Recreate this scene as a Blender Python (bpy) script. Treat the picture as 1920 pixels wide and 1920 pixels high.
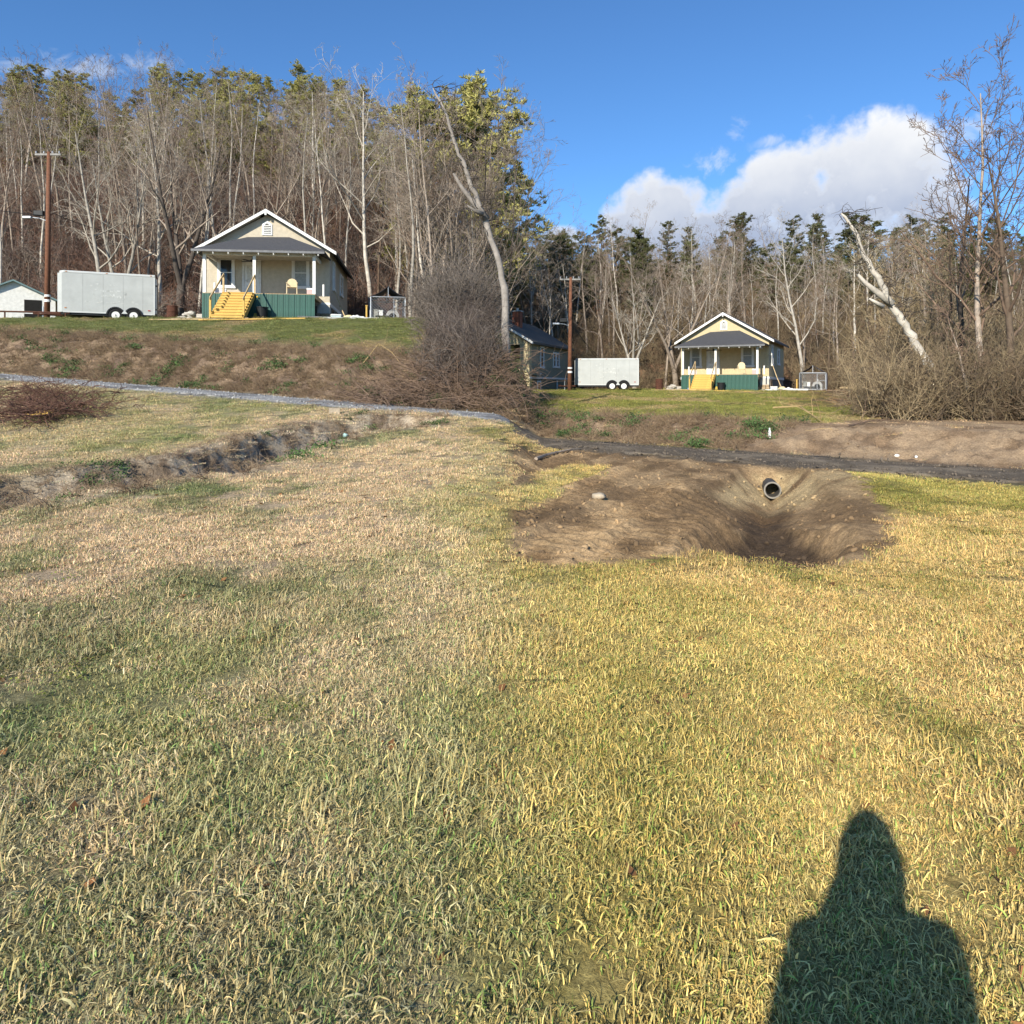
import bpy, math, random
import numpy as np
from mathutils import Vector, Matrix

R = math.radians
for o in list(bpy.data.objects): bpy.data.objects.remove(o)
scene = bpy.context.scene
COL = scene.collection

# ------------------------------------------------------------ camera
FPX, PX0, HY, EYE = 1350.0, 960.0, 725.0, 1.6
cam_d = bpy.data.cameras.new('camera'); cam = bpy.data.objects.new('camera', cam_d); COL.objects.link(cam)
cam.location = (0, 0, EYE); cam.rotation_euler = (R(90), 0, 0)
cam_d.sensor_width = 36; cam_d.sensor_fit = 'HORIZONTAL'
cam_d.lens = 36*FPX/1920; cam_d.shift_y = -(960-HY)/1920
cam_d.clip_start = 0.05; cam_d.clip_end = 3000
scene.camera = cam

# ------------------------------------------------------------ light
SUN_EL, SUN_AZ = R(28.3), R(25.6)      # sun behind and to the left of the camera
sv = Vector((-math.sin(SUN_AZ)*math.cos(SUN_EL), -math.cos(SUN_AZ)*math.cos(SUN_EL), math.sin(SUN_EL)))
ld = bpy.data.lights.new('sun', 'SUN'); lo = bpy.data.objects.new('sun', ld); COL.objects.link(lo)
ld.energy = 4.6; ld.angle = R(0.53); ld.color = (1.0, 0.93, 0.80)
lo.rotation_euler = (-sv).to_track_quat('-Z', 'Y').to_euler(); lo.location = (-20, -40, 40)

world = bpy.data.worlds.new('World'); scene.world = world; world.use_nodes = True
wn, wl = world.node_tree.nodes, world.node_tree.links
wn.clear()
def N(nodes, t, **kw):
    n = nodes.new(t)
    for k, v in kw.items(): setattr(n, k, v)
    return n
wout = N(wn, 'ShaderNodeOutputWorld'); wbg = N(wn, 'ShaderNodeBackground')
sky = N(wn, 'ShaderNodeTexSky', sky_type='NISHITA', sun_disc=False)
sky.sun_elevation = SUN_EL; sky.sun_rotation = math.pi + SUN_AZ
sky.altitude = 600; sky.air_density = 1.0; sky.dust_density = 0.3; sky.ozone_density = 3.0
wbg.inputs['Strength'].default_value = 0.105
world.cycles.sampling_method = 'MANUAL'; world.cycles.sample_map_resolution = 512
# cumulus bank and thin wisps, laid out by compass direction
tc = N(wn, 'ShaderNodeTexCoord')
def wmath(op, a, b=None, c=None, clamp=False):
    n = N(wn, 'ShaderNodeMath', operation=op, use_clamp=clamp)
    for i, v in enumerate((a, b, c)):
        if v is None: continue
        if isinstance(v, (int, float)): n.inputs[i].default_value = v
        else: wl.new(v, n.inputs[i])
    return n.outputs[0]
sep = N(wn, 'ShaderNodeSeparateXYZ'); wl.new(tc.outputs['Generated'], sep.inputs[0])
az = wmath('ARCTAN2', sep.outputs[0], sep.outputs[1])
el = wmath('ARCSINE', sep.outputs[2])
comb = N(wn, 'ShaderNodeCombineXYZ'); wl.new(az, comb.inputs[0]); wl.new(el, comb.inputs[1])
def wnoise(scale, detail, rough, off=0.0, dist=0.0):
    m = N(wn, 'ShaderNodeMapping'); m.inputs['Location'].default_value = (off, off*0.7, off*1.3)
    wl.new(comb.outputs[0], m.inputs[0])
    n = N(wn, 'ShaderNodeTexNoise'); n.inputs['Scale'].default_value = scale; n.inputs['Detail'].default_value = detail
    n.inputs['Roughness'].default_value = rough; n.inputs['Distortion'].default_value = dist
    wl.new(m.outputs[0], n.inputs['Vector']); return n.outputs['Fac']
nb = wnoise(9.0, 4, 0.60, 3.1); nf = wnoise(34.0, 4, 0.66, 7.7)
def puff(a, e, ra, re, rot=0.0):
    # soft ellipse in azimuth/elevation (radians)
    m = N(wn, 'ShaderNodeMapping', vector_type='TEXTURE'); m.inputs['Location'].default_value = (a, e, 0); m.inputs['Rotation'].default_value = (0, 0, rot); m.inputs['Scale'].default_value = (ra, re, 1)
    wl.new(comb.outputs[0], m.inputs[0])
    d = N(wn, 'ShaderNodeVectorMath', operation='DOT_PRODUCT'); wl.new(m.outputs[0], d.inputs[0]); wl.new(m.outputs[0], d.inputs[1])
    return wmath('SUBTRACT', 1.0, d.outputs['Value'])
def dirpx(px, py):
    u, v = (px-PX0)/FPX, (HY-py)/FPX
    return math.atan2(u, 1), math.asin(v/math.sqrt(1+u*u+v*v))
fields = []
for px, py, ra, re, rot in ((1655, 290, .062, .058, 0.1), (1580, 305, .075, .062, .2), (1480, 350, .10, .060, .45), (1560, 390, .17, .075, .1),
                            (1400, 400, .09, .055, .4), (1235, 395, .075, .052, .3), (1190, 440, .06, .05, 0), (1050, 450, .035, .025, 0), (1690, 370, .08, .08, 0), (1350, 450, .2, .05, 0)):
    a, e = dirpx(px, py); fields.append(puff(a, e, ra, re, rot))
mx = fields[0]
for f in fields[1:]: mx = wmath('MAXIMUM', mx, f)
mx = wmath('ADD', mx, wmath('MULTIPLY', wmath('SUBTRACT', nb, .5), 2.6))
mx = wmath('ADD', mx, wmath('MULTIPLY', wmath('SUBTRACT', nf, .5), 1.1))
dens = N(wn, 'ShaderNodeMapRange', interpolation_type='SMOOTHSTEP'); wl.new(mx, dens.inputs[0])
dens.inputs[1].default_value = 0.02; dens.inputs[2].default_value = 0.85
# thin detached wisps and veil
wf = []
for px, py, ra, re in ((1330, 305, .035, .022), (1385, 240, .02, .018), (1440, 265, .03, .012), (1800, 255, .05, .02), (150, 125, .13, .018)):
    a, e = dirpx(px, py); wf.append(puff(a, e, ra, re, .2))
wm = wf[0]
for f in wf[1:]: wm = wmath('MAXIMUM', wm, f)
wm = wmath('ADD', wm, wmath('MULTIPLY', wmath('SUBTRACT', wnoise(20, 4, .7, 1.3, .8), .55), 4.0))
wis = N(wn, 'ShaderNodeMapRange', interpolation_type='SMOOTHSTEP'); wl.new(wm, wis.inputs[0])
wis.inputs[1].default_value = 0.1; wis.inputs[2].default_value = 1.6; wis.inputs[4].default_value = 0.45
cl = wmath('MAXIMUM', dens.outputs[0], wis.outputs[0], clamp=True)
# cloud body: sunlit white, greyer where it is thick and low
shade = N(wn, 'ShaderNodeMapRange'); wl.new(mx, shade.inputs[0]); shade.inputs[1].default_value = 0.2; shade.inputs[2].default_value = 0.9
low = N(wn, 'ShaderNodeMapRange'); wl.new(wmath('ADD', el, wmath('MULTIPLY', wmath('SUBTRACT', nb, .5), .12)), low.inputs[0]); low.inputs[1].default_value = .34; low.inputs[2].default_value = .20
ramp = N(wn, 'ShaderNodeMixRGB'); wl.new(wmath('MULTIPLY', shade.outputs[0], low.outputs[0], clamp=True), ramp.inputs[0])
ramp.inputs[1].default_value = (6.3, 6.35, 6.4, 1); ramp.inputs[2].default_value = (2.7, 3.2, 4.3, 1)
tintn = N(wn, 'ShaderNodeMixRGB', blend_type='MULTIPLY'); tintn.inputs[0].default_value = 1.0
wl.new(sky.outputs[0], tintn.inputs[1]); tintn.inputs[2].default_value = (0.56, 0.86, 1.12, 1)
mixc = N(wn, 'ShaderNodeMixRGB'); wl.new(cl, mixc.inputs[0]); wl.new(tintn.outputs[0], mixc.inputs[1]); wl.new(ramp.outputs[0], mixc.inputs[2])
wl.new(mixc.outputs[0], wbg.inputs['Color']); wl.new(wbg.outputs[0], wout.inputs[0])
scene.view_settings.view_transform = 'Standard'; scene.view_settings.look = 'None'
scene.view_settings.gamma = 1; scene.view_settings.exposure = 0.62
scene.cycles.max_bounces = 4; scene.cycles.diffuse_bounces = 2; scene.cycles.glossy_bounces = 2

# ------------------------------------------------------------ materials
MATS = {}
def mat(name, col, rough=.8, var=.25, scale=6, bump=.0, bscale=40, metal=0, spec=.3, col2=None, detail=5, attr=None, alpha=None):
    if name in MATS: return MATS[name]
    m = bpy.data.materials.new(name); m.use_nodes = True
    nt = m.node_tree; b = nt.nodes['Principled BSDF']
    b.inputs['Roughness'].default_value = rough; b.inputs['Metallic'].default_value = metal
    b.inputs['Specular IOR Level'].default_value = spec
    t = nt.nodes.new('ShaderNodeTexCoord')
    n = nt.nodes.new('ShaderNodeTexNoise'); n.inputs['Scale'].default_value = scale; n.inputs['Detail'].default_value = detail
    n.inputs['Roughness'].default_value = .65
    nt.links.new(t.outputs['Object'], n.inputs['Vector'])
    r = nt.nodes.new('ShaderNodeValToRGB'); nt.links.new(n.outputs['Fac'], r.inputs[0])
    r.color_ramp.elements[0].position = .3; r.color_ramp.elements[1].position = .7
    c2 = col2 if col2 else tuple(min(1, c*(1+var)) for c in col)
    c1 = col if col2 else tuple(c*(1-var) for c in col)
    r.color_ramp.elements[0].color = (*c1, 1); r.color_ramp.elements[1].color = (*c2, 1)
    out = r.outputs[0]
    if attr:
        a = nt.nodes.new('ShaderNodeAttribute'); a.attribute_name = attr[0]; a.attribute_type = attr[1]
        mx_ = nt.nodes.new('ShaderNodeMixRGB'); mx_.blend_type = 'MULTIPLY'; mx_.inputs[0].default_value = 1
        nt.links.new(a.outputs['Color'], mx_.inputs[1]); nt.links.new(out, mx_.inputs[2]); out = mx_.outputs[0]
    nt.links.new(out, b.inputs['Base Color'])
    if bump:
        n2 = nt.nodes.new('ShaderNodeTexNoise'); n2.inputs['Scale'].default_value = bscale; n2.inputs['Detail'].default_value = 6
        nt.links.new(t.outputs['Object'], n2.inputs['Vector'])
        bp = nt.nodes.new('ShaderNodeBump'); bp.inputs['Strength'].default_value = bump; bp.inputs['Distance'].default_value = .03
        nt.links.new(n2.outputs['Fac'], bp.inputs['Height']); nt.links.new(bp.outputs[0], b.inputs['Normal'])
    if alpha is not None: b.inputs['Alpha'].default_value = alpha
    MATS[name] = m; return m
def random_tint(m, amount=.35):
    # per-object brightness variation
    nt = m.node_tree; b = nt.nodes['Principled BSDF']; src = b.inputs['Base Color'].links[0].from_socket
    oi = nt.nodes.new('ShaderNodeObjectInfo'); mr = nt.nodes.new('ShaderNodeMapRange')
    mr.inputs[3].default_value = 1-amount; mr.inputs[4].default_value = 1+amount
    nt.links.new(oi.outputs['Random'], mr.inputs[0])
    v = nt.nodes.new('ShaderNodeVectorMath'); v.operation = 'SCALE'
    nt.links.new(src, v.inputs[0]); nt.links.new(mr.outputs[0], v.inputs['Scale'])
    nt.links.new(v.outputs[0], b.inputs['Base Color']); return m

# ------------------------------------------------------------ mesh building
class MB:
    def __init__(s): s.v = []; s.f = []; s.n = 0
    def add(s, vs, fs):
        b = s.n; s.v.extend(tuple(p) for p in vs); s.f.extend(tuple(i+b for i in f) for f in fs); s.n += len(vs); return s
    def box(s, c, d, rz=0, rx=0, ry=0):
        M = Matrix.Translation(c) @ Matrix.Rotation(rz, 4, 'Z') @ Matrix.Rotation(ry, 4, 'Y') @ Matrix.Rotation(rx, 4, 'X')
        h = [x/2 for x in d]
        vs = [M @ Vector((sx*h[0], sy*h[1], sz*h[2])) for sx in (-1, 1) for sy in (-1, 1) for sz in (-1, 1)]
        return s.add(vs, [(0,1,3,2),(4,6,7,5),(0,4,5,1),(2,3,7,6),(0,2,6,4),(1,5,7,3)])
    def b2(s, a, b):
        return s.box([(p+q)/2 for p, q in zip(a, b)], [abs(q-p) for p, q in zip(a, b)])
    def tube(s, pts, rad, k=6, cap=True):
        pts = [Vector(p) for p in pts]; n = len(pts)
        if isinstance(rad, (int, float)): rad = [rad]*n
        vs = []; prev = None
        for i, p in enumerate(pts):
            d = (pts[min(i+1, n-1)]-pts[max(i-1, 0)])
            if d.length < 1e-9: d = Vector((0, 0, 1))
            d.normalize()
            if prev is None:
                a = Vector((0, 0, 1)) if abs(d.z) < .9 else Vector((1, 0, 0))
                x = d.cross(a).normalized()
            else:
                x = prev - d*prev.dot(d)
                x = x.normalized() if x.length > 1e-6 else d.orthogonal().normalized()
            prev = x; y = d.cross(x)
            for j in range(k):
                t = 2*math.pi*j/k; vs.append(p + (x*math.cos(t)+y*math.sin(t))*rad[i])
        fs = [(i*k+j, i*k+(j+1) % k, (i+1)*k+(j+1) % k, (i+1)*k+j) for i in range(n-1) for j in range(k)]
        if cap: fs += [tuple(range(k))[::-1], tuple((n-1)*k+j for j in range(k))]
        return s.add(vs, fs)
    def prism(s, poly, axis, a, b):
        # extrude a 2-D polygon along axis ('x','y','z') from a to b
        def P(p, t):
            return {'x': (t, p[0], p[1]), 'y': (p[0], t, p[1]), 'z': (p[0], p[1], t)}[axis]
        k = len(poly); vs = [P(p, a) for p in poly]+[P(p, b) for p in poly]
        return s.add(vs, [tuple(range(k)), tuple(range(2*k-1, k-1, -1))]+[(i, i+k, (i+1) % k+k, (i+1) % k) for i in range(k)])
    def lathe(s, prof, c=(0, 0, 0), k=20, axis='z', cap=True):
        vs = []
        for r, h in prof:
            for j in range(k):
                t = 2*math.pi*j/k; p = (r*math.cos(t), r*math.sin(t), h)
                if axis == 'y': p = (p[0], p[2], p[1])
                if axis == 'x': p = (p[2], p[0], p[1])
                vs.append((p[0]+c[0], p[1]+c[1], p[2]+c[2]))
        n = len(prof)
        fs = [(i*k+j, i*k+(j+1) % k, (i+1)*k+(j+1) % k, (i+1)*k+j) for i in range(n-1) for j in range(k)]
        if cap: fs += [tuple(range(k))[::-1], tuple((n-1)*k+j for j in range(k))]
        return s.add(vs, fs)
    def mesh(s, name, m=None, smooth=False):
        me = bpy.data.meshes.new(name); me.from_pydata(s.v, [], s.f); me.update()
        import bmesh
        bm = bmesh.new(); bm.from_mesh(me); bmesh.ops.recalc_face_normals(bm, faces=bm.faces); bm.to_mesh(me); bm.free()
        if m: me.materials.append(m)
        if smooth: me.polygons.foreach_set('use_smooth', [True]*len(me.polygons))
        return me
    def build(s, name, m, parent=None, loc=None, smooth=False, bevel=0):
        o = bpy.data.objects.new(name, s.mesh(name, m, smooth)); COL.objects.link(o)
        if parent: o.parent = parent
        if loc: o.location = loc
        if bevel:
            b = o.modifiers.new('bevel', 'BEVEL'); b.width = bevel; b.segments = 2; b.limit_method = 'ANGLE'
        return o
def tag(o, label, cat, group=None, kind=None):
    if label: o['label'] = label
    if cat: o['category'] = cat
    if group: o['group'] = group
    if kind: o['kind'] = kind
    return o
def thing(name, label, cat, loc=(0, 0, 0), rz=0, group=None):
    o = bpy.data.objects.new(name, None); COL.objects.link(o); o.location = loc; o.rotation_euler = (0, 0, rz)
    o.empty_display_size = .2
    return tag(o, label, cat, group)
def inst(name, me, parent, loc=(0, 0, 0), rot=(0, 0, 0), scale=None):
    o = bpy.data.objects.new(name, me); COL.objects.link(o); o.parent = parent; o.location = loc; o.rotation_euler = rot
    if scale: o.scale = scale
    return o

# ------------------------------------------------------------ noise
def vnoise(x, y, seed=0):
    x = np.asarray(x, float); y = np.asarray(y, float)
    xi = np.floor(x).astype(np.int64); yi = np.floor(y).astype(np.int64); fx = x-xi; fy = y-yi
    fx = fx*fx*(3-2*fx); fy = fy*fy*(3-2*fy)
    def hsh(a, b):
        n = (a*374761393 + b*668265263 + seed*974711) & 0x7fffffff
        n = ((n ^ (n >> 13))*1274126177) & 0x7fffffff
        n = n ^ (n >> 16)
        return (n & 0xffff)/65535.0
    return (hsh(xi, yi)*(1-fx)+hsh(xi+1, yi)*fx)*(1-fy)+(hsh(xi, yi+1)*(1-fx)+hsh(xi+1, yi+1)*fx)*fy
def fbm(x, y, seed=0, oct=4):
    r = 0; a = .5; t = 0
    for i in range(oct):
        r = r+a*vnoise(np.asarray(x)*2**i, np.asarray(y)*2**i, seed+i*17); t += a; a *= .5
    return r/t
def ss(a, b, t):
    t = np.clip((np.asarray(t, float)-a)/(b-a), 0, 1); return t*t*(3-2*t)

# ------------------------------------------------------------ terrain
LA = np.array((-.15, 19.5)); LE = np.array((-.961, .276)); LN = np.array((.276, .961))
RC = np.array((.16, 20.0)); RE = np.array((.803, -.597)); RN = np.array((.597, .803))
def leftw(x, y):
    # how far a spot belongs to the high left-hand yard (1) or the low right-hand yard (0)
    Y = np.maximum(y, .8); u = x/Y
    c = .010 - .15*ss(30, 46, Y); w = .038+.065*ss(40, 62, Y)
    return 1-ss(c-w, c+w, u)
def softw(x, y):
    # the same division, ragged and wide, for turf colour
    Y = np.maximum(y, .8); u = x/Y+.22*(fbm(x*.6, y*.6, 11)-.5)
    return 1-ss(-.13, .13, u)
def road_n(x, y):
    tl = (x-LA[0])*LE[0]+(y-LA[1])*LE[1]; nl = (x-LA[0])*LN[0]+(y-LA[1])*LN[1]
    tr = (x-RC[0])*RE[0]+(y-RC[1])*RE[1]; nr = (x-RC[0])*RN[0]+(y-RC[1])*RN[1]
    return tl, nl, tr, nr
def h0(x, y):
    x = np.asarray(x, float); y = np.asarray(y, float)
    tl, nl, tr, nr = road_n(x, y); w = leftw(x, y); Y = np.maximum(y, 0)
    # left: lawn climbs to the gravel road, bank, sloping yard, steep wooded hill
    zr = .756+1.08*np.clip(tl, -6, 26)/16.3
    lawn = zr*np.clip((nl+14.0)/12.4, 0, 1)**1.35
    bank = zr+1.55*ss(1.5, 4.9, nl)
    ytop = y-(nl-4.9)/.961
    yard = bank+(4.90+.09*np.clip(Y-35, 0, 2.6)+.03*np.clip(Y-38, 0, 14)-bank)*np.clip((Y-ytop)/np.maximum(35-ytop, 3), 0, 1)
    zl = np.where(nl < -1.4, lawn, np.where(nl < 4.9, bank, yard))
    zl = zl+np.clip(Y-51, 0, 52)*.64*ss(51, 57, Y)
    # right: level lawn, road, low bank, level yard, gentler hill
    zq = .09-.14*np.clip(tr, -4, 22)/10.9
    lawn = zq*np.clip((nr+12)/10.6, 0, 1)
    bank = zq+.56*ss(1.4, 4.8, nr)
    yard = bank+(1.30-bank)*np.clip((nr-4.8)/np.maximum(nr-4.8+(53-Y)/.803, 2), 0, 1)
    yard = np.where(Y > 52, 1.30, yard)
    zz = np.where(nr < -1.4, lawn, np.where(nr < 4.8, bank, yard))
    zz = zz+np.clip(Y-65, 0, 52)*.37*ss(65, 71, Y)
    return w*zl+(1-w)*zz
def gp0(px, py, hf=h0):
    u = (px-PX0)/FPX; Ys = np.geomspace(1.2, 200, 4000); zr = EYE-(py-HY)/FPX*Ys
    hit = np.nonzero(hf(u*Ys, Ys) >= zr)[0]
    Y = Ys[hit[0]] if len(hit) else 200.
    return np.array((u*Y, Y))
def segdist(x, y, pts):
    best = np.full(np.shape(x), 1e9); par = np.zeros(np.shape(x)); acc = 0
    tot = sum(np.hypot(*(pts[i+1]-pts[i])) for i in range(len(pts)-1))
    for i in range(len(pts)-1):
        a, b = pts[i], pts[i+1]; d = b-a; L = np.hypot(*d)
        t = np.clip(((x-a[0])*d[0]+(y-a[1])*d[1])/L**2, 0, 1)
        q = np.hypot(x-a[0]-t*d[0], y-a[1]-t*d[1]); m = q < best
        best = np.where(m, q, best); par = np.where(m, (acc+t*L)/tot, par); acc += L
    return best, par
def polysd(x, y, pts):
    # signed distance to a polygon, negative inside
    best = np.full(np.shape(x), 1e9); ins = np.zeros(np.shape(x), bool); k = len(pts)
    for i in range(k):
        a, b = pts[i], pts[(i+1) % k]; d = b-a; L2 = d@d
        t = np.clip(((x-a[0])*d[0]+(y-a[1])*d[1])/L2, 0, 1)
        best = np.minimum(best, np.hypot(x-a[0]-t*d[0], y-a[1]-t*d[1]))
        c = (a[1] > y) != (b[1] > y)
        xi = (b[0]-a[0])*(y-a[1])/(b[1]-a[1]+1e-12)+a[0]
        ins ^= c & (x < xi)
    return np.where(ins, -best, best)
DITCH = [gp0(*p) for p in ((40, 925), (150, 905), (290, 885), (400, 868), (480, 845), (560, 820), (640, 802), (700, 795), (745, 790))]
SOIL = [gp0(*p) for p in ((905, 1050), (1000, 1058), (1110, 1062), (1180, 1058), (1250, 1043), (1330, 1043), (1430, 1058), (1500, 1066), (1580, 1060), (1690, 1024), (1680, 990), (1650, 950), (1620, 915),
                          (1590, 888), (1480, 866), (1300, 852), (1100, 838), (905, 832))]
ISLE = [gp0(*p) for p in ((925, 955), (960, 905), (1010, 884), (1070, 872), (1140, 872), (1135, 885), (1075, 915), (1045, 938), (985, 955))]
BANKSOIL = [gp0(*p) for p in ((1380, 846), (1420, 826), (1500, 800), (1620, 785), (1800, 775), (2000, 770), (2000, 905), (1700, 868))]
PIPE = np.array((.360*13.6, 13.6))
CHAN = [PIPE+np.array((.1, .5)), PIPE, np.array((.362*12.6, 12.6)), np.array((.352*11.0, 11.0)), np.array((.345*9.6, 9.6))]
PITP = [gp0(*p) for p in ((1440, 915), (1395, 935), (1340, 962), (1285, 1000), (1245, 1040), (1335, 1047), (1430, 1060), (1505, 1066), (1580, 1058), (1632, 1022), (1590, 985), (1530, 955), (1478, 925))]
def pit_depth(x, y):
    d, p = segdist(x, y, CHAN)
    v = .58*np.clip(1-(d/(.55+.6*p)), 0, 1)**.8*(1-.3*p)*ss(14.45, 13.7, y)
    b = .43*ss(.05, -.48, polysd(x, y, PITP)+.30*(fbm(x*2.1, y*2.1, 24)-.5))
    return np.maximum(v, b)
def h(x, y):
    x = np.asarray(x, float); y = np.asarray(y, float)
    z = h0(x, y); w = leftw(x, y)
    tl, nl, tr, nr = road_n(x, y)
    d, p = segdist(x, y, DITCH)
    z = z-.78*ss(1.15, .35, d+.55*(fbm(x*1.6, y*1.6, 46)-.5))*(.5+.5*ss(.05, .5, p))*w+.05*np.exp(-((d-1.1)/.5)**2)*w
    z = z-pit_depth(x, y)*np.clip((1-w)*2.5, 0, 1)
    # spoil banks beside the new channel
    for cx, cy, rx, ry, a in ((5.75, 11.2, .6, 1.1, .20), (5.5, 9.2, .6, .7, .10), (2.75, 10.6, .45, .9, .12), (5.75, 13.0, .5, .8, .10)):
        z = z+a*np.exp(-((x-cx)/rx)**2-((y-cy)/ry)**2)*(1-w)
    s = polysd(x, y, SOIL)
    soil = ss(.12, -.15, s)*np.clip((1-w)*2.5, 0, 1)
    # machine tracks pressed in the graded soil: two directions of ruts with cleat marks
    q = x*.90-y*.43; r = x*.43+y*.90
    band = ss(.35, .55, vnoise(q*1.6+.6*fbm(x*.5, y*.5, 5), r*.12, 6))
    rut = .040*np.maximum(0, np.sin(q*7.5+1.1*fbm(x*.6, y*.6, 5)))**6+band*.022*np.sin(r*27+1.5*fbm(x*2, y*2, 9))
    z = z+soil*(rut*ss(3.6, 2.2, x-(y-10)*.25)+.045*(fbm(x*3.1, y*3.1, 21)-.5)+.05*(fbm(x*9, y*9, 22, 5)-.5))
    road = np.where(w > .5, np.abs(nl), np.abs(nr)); off = ss(1.3, 2.0, road)
    bankz = w*ss(1.5, 2.2, nl)*ss(5.6, 4.2, nl)+(1-w)*ss(1.4, 2.1, nr)*ss(5.6, 4.2, nr)
    z = z+bankz*.34*(fbm(x*1.1, y*1.1, 31)-.5)+bankz*.25*(fbm(x*3.7, y*3.7, 33)-.5)
    z = z+off*(1-soil)*(.10*(fbm(x*.45, y*.45, 41)-.5)*ss(3, 10, np.hypot(x, y))+.035*(fbm(x*2.3, y*2.3, 43)-.5))
    z = z+1.2*ss(56, 70, y)*(fbm(x*.12, y*.12, 51)-.5)
    return z
def hz(x, y): return float(h(np.array([x]), np.array([y]))[0])
def gp(px, py):
    p = gp0(px, py, h); return Vector((p[0], p[1], hz(*p)))
def at(px, Y): x = (px-PX0)/FPX*Y; return Vector((x, Y, hz(x, Y)))
def zray(py, Y): return EYE-(py-HY)/FPX*Y

def lerp3(a, b, t): return a+(b-a)*t[..., None]
def colour(x, y):
    """surface colour of turf, soil with painted rut shading, bank and leaf litter; returns rgb, turf amount"""
    w = leftw(x, y); tl, nl, tr, nr = road_n(x, y)
    A = lambda c: np.broadcast_to(np.array(c, float), x.shape+(3,))
    n1 = fbm(x*.55+3, y*.40, 61, 5); n2 = fbm(x*1.7, y*1.5, 62, 4); n3 = fbm(x*.23, y*.16+7, 63, 3)
    dry = ss(.37, .55, n1*.40+n2*.32+.28*fbm(x*4.2, y*3.6, 64, 3))
    dryl = ss(.33, .52, n1*.40+n2*.32+.28*fbm(x*4.2, y*3.6, 64, 3))
    gl = lerp3(A((.15, .147, .072)), A((.39, .295, .19)), dryl)
    gl = lerp3(gl, A((.25, .235, .105)), ss(.46, .66, n3)*.75*(1-dry*.5))
    gl = lerp3(gl, A((.115, .14, .058)), ss(.62, .74, fbm(x*.9, y*.6, 66))*.7)
    gr = lerp3(A((.175, .15, .042)), A((.38, .275, .115)), dry)
    gr = lerp3(gr, A((.31, .255, .085)), ss(.42, .62, n3)*.7)
    gr = lerp3(gr, A((.17, .165, .042)), ss(.57, .70, fbm(x*.9, y*.6, 67))*.4)
    c = lerp3(gr, gl, softw(x, y)); turf = np.ones_like(x)
    # yard lawns
    yl = w*ss(4.6, 6.5, nl)+(1-w)*ss(4.4, 6.0, nr)
    yard = lerp3(lerp3(A((.145, .145, .040)), A((.115, .125, .045)), w), A((.22, .17, .085)), ss(.52, .68, n1))
    c = lerp3(c, yard, yl)
    # weedy bank of dead stalks and clay
    bk = w*ss(1.3, 1.9, nl)*ss(6.8, 4.9, nl+1.6*(n2-.5))+(1-w)*ss(1.3, 1.9, nr)*ss(6.0, 4.2, nr+1.6*(n2-.5))
    bc = lerp3(A((.17, .12, .085)), A((.30, .215, .14)), ss(.35, .65, n2))
    c = lerp3(c, bc, bk); turf = turf*(1-.8*bk)
    # ditch
    d, p = segdist(x, y, DITCH); dm = ss(1.5, .9, d+.9*(n2-.5))*w
    c = lerp3(c, lerp3(A((.17, .125, .085)), A((.42, .345, .25)), ss(.35, .6, fbm(x*3, y*3, 71))), dm); turf = turf*(1-.75*dm)
    # graded soil
    s = polysd(x, y, SOIL)+.25*(fbm(x*2.5, y*2.5, 73)-.5); so = ss(.08, -.06, s)*np.clip((1-w)*2.5, 0, 1)
    isl = polysd(x, y, ISLE)+.5*(fbm(x*1.5, y*1.5, 74)-.5); so = so*ss(-.2, .05, isl)
    sc = lerp3(A((.20, .130, .068)), A((.37, .250, .132)), ss(.34, .62, fbm(x*1.6, y*1.1, 75)))
    q = x*.90-y*.43; r = x*.43+y*.90; left_ = ss(3.4, 2.4, x-(y-10)*.25); track_shade = np.sin(q*7.5+1.1*fbm(x*.6, y*.6, 5))*ss(.3, .6, fbm(x*.9, y*.9, 79))*left_
    sc = sc*(1+.24*track_shade+.16*left_*np.sin(r*27+1.5*fbm(x*2, y*2, 9))*ss(.35, .55, vnoise(q*1.6+.6*fbm(x*.5, y*.5, 5), r*.12, 6)))[..., None]  # track stripes: pressed soil tone plus rut and cleat shading painted in
    pd = pit_depth(x, y)
    clay = ss(.04, .2, pd)*ss(.58, .42, pd)*ss(10.6, 12.0, y)+.8*np.exp(-((x-5.6)/.8)**2-((y-12)/1.6)**2)
    sc = lerp3(sc, A((.46, .34, .18)), np.clip(clay, 0, 1)*ss(.3, .6, fbm(x*2.2, y*2.2, 76)+.1))
    wet = ss(.24, .40, pd+.1*(fbm(x*2, y*2, 77)-.5))*ss(12.6, 11.0, y)
    sc = lerp3(sc, lerp3(A((.085, .058, .036)), A((.19, .115, .055)), ss(.45, .7, fbm(x*.8, y*1.6, 78))), wet)
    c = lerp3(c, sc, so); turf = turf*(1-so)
    b2 = ss(.2, -.3, polysd(x, y, BANKSOIL)+.6*(n2-.5))*(1-w)
    c = lerp3(c, lerp3(A((.23, .155, .092)), A((.36, .255, .155)), ss(.35, .65, n2)), b2); turf = turf*(1-.97*b2)
    # wood floor: leaf litter
    wd = np.maximum(w*ss(50, 54, y), ss(64, 67, y))
    wd = np.maximum(wd, ss(.33, .47, x/np.maximum(y, 1))*ss(26, 31, y)*ss(.35, .5, x/np.maximum(y, 1)+.25*(n1-.5)+.004*(y-30)))
    c = lerp3(c, lerp3(A((.075, .05, .032)), A((.23, .135, .08)), ss(.35, .65, n2)), wd); turf = turf*(1-wd)
    rn = np.where(w > .5, np.abs(nl), np.abs(nr)); rd = ss(1.75, 1.2, rn)
    turf = turf*(1-rd); c = lerp3(c, lerp3(A((.10, .085, .065)), A((.2, .2, .2)), w), rd*.8)
    back = ss(2, -2, y); turf = turf*(1-.0*back)
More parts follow.
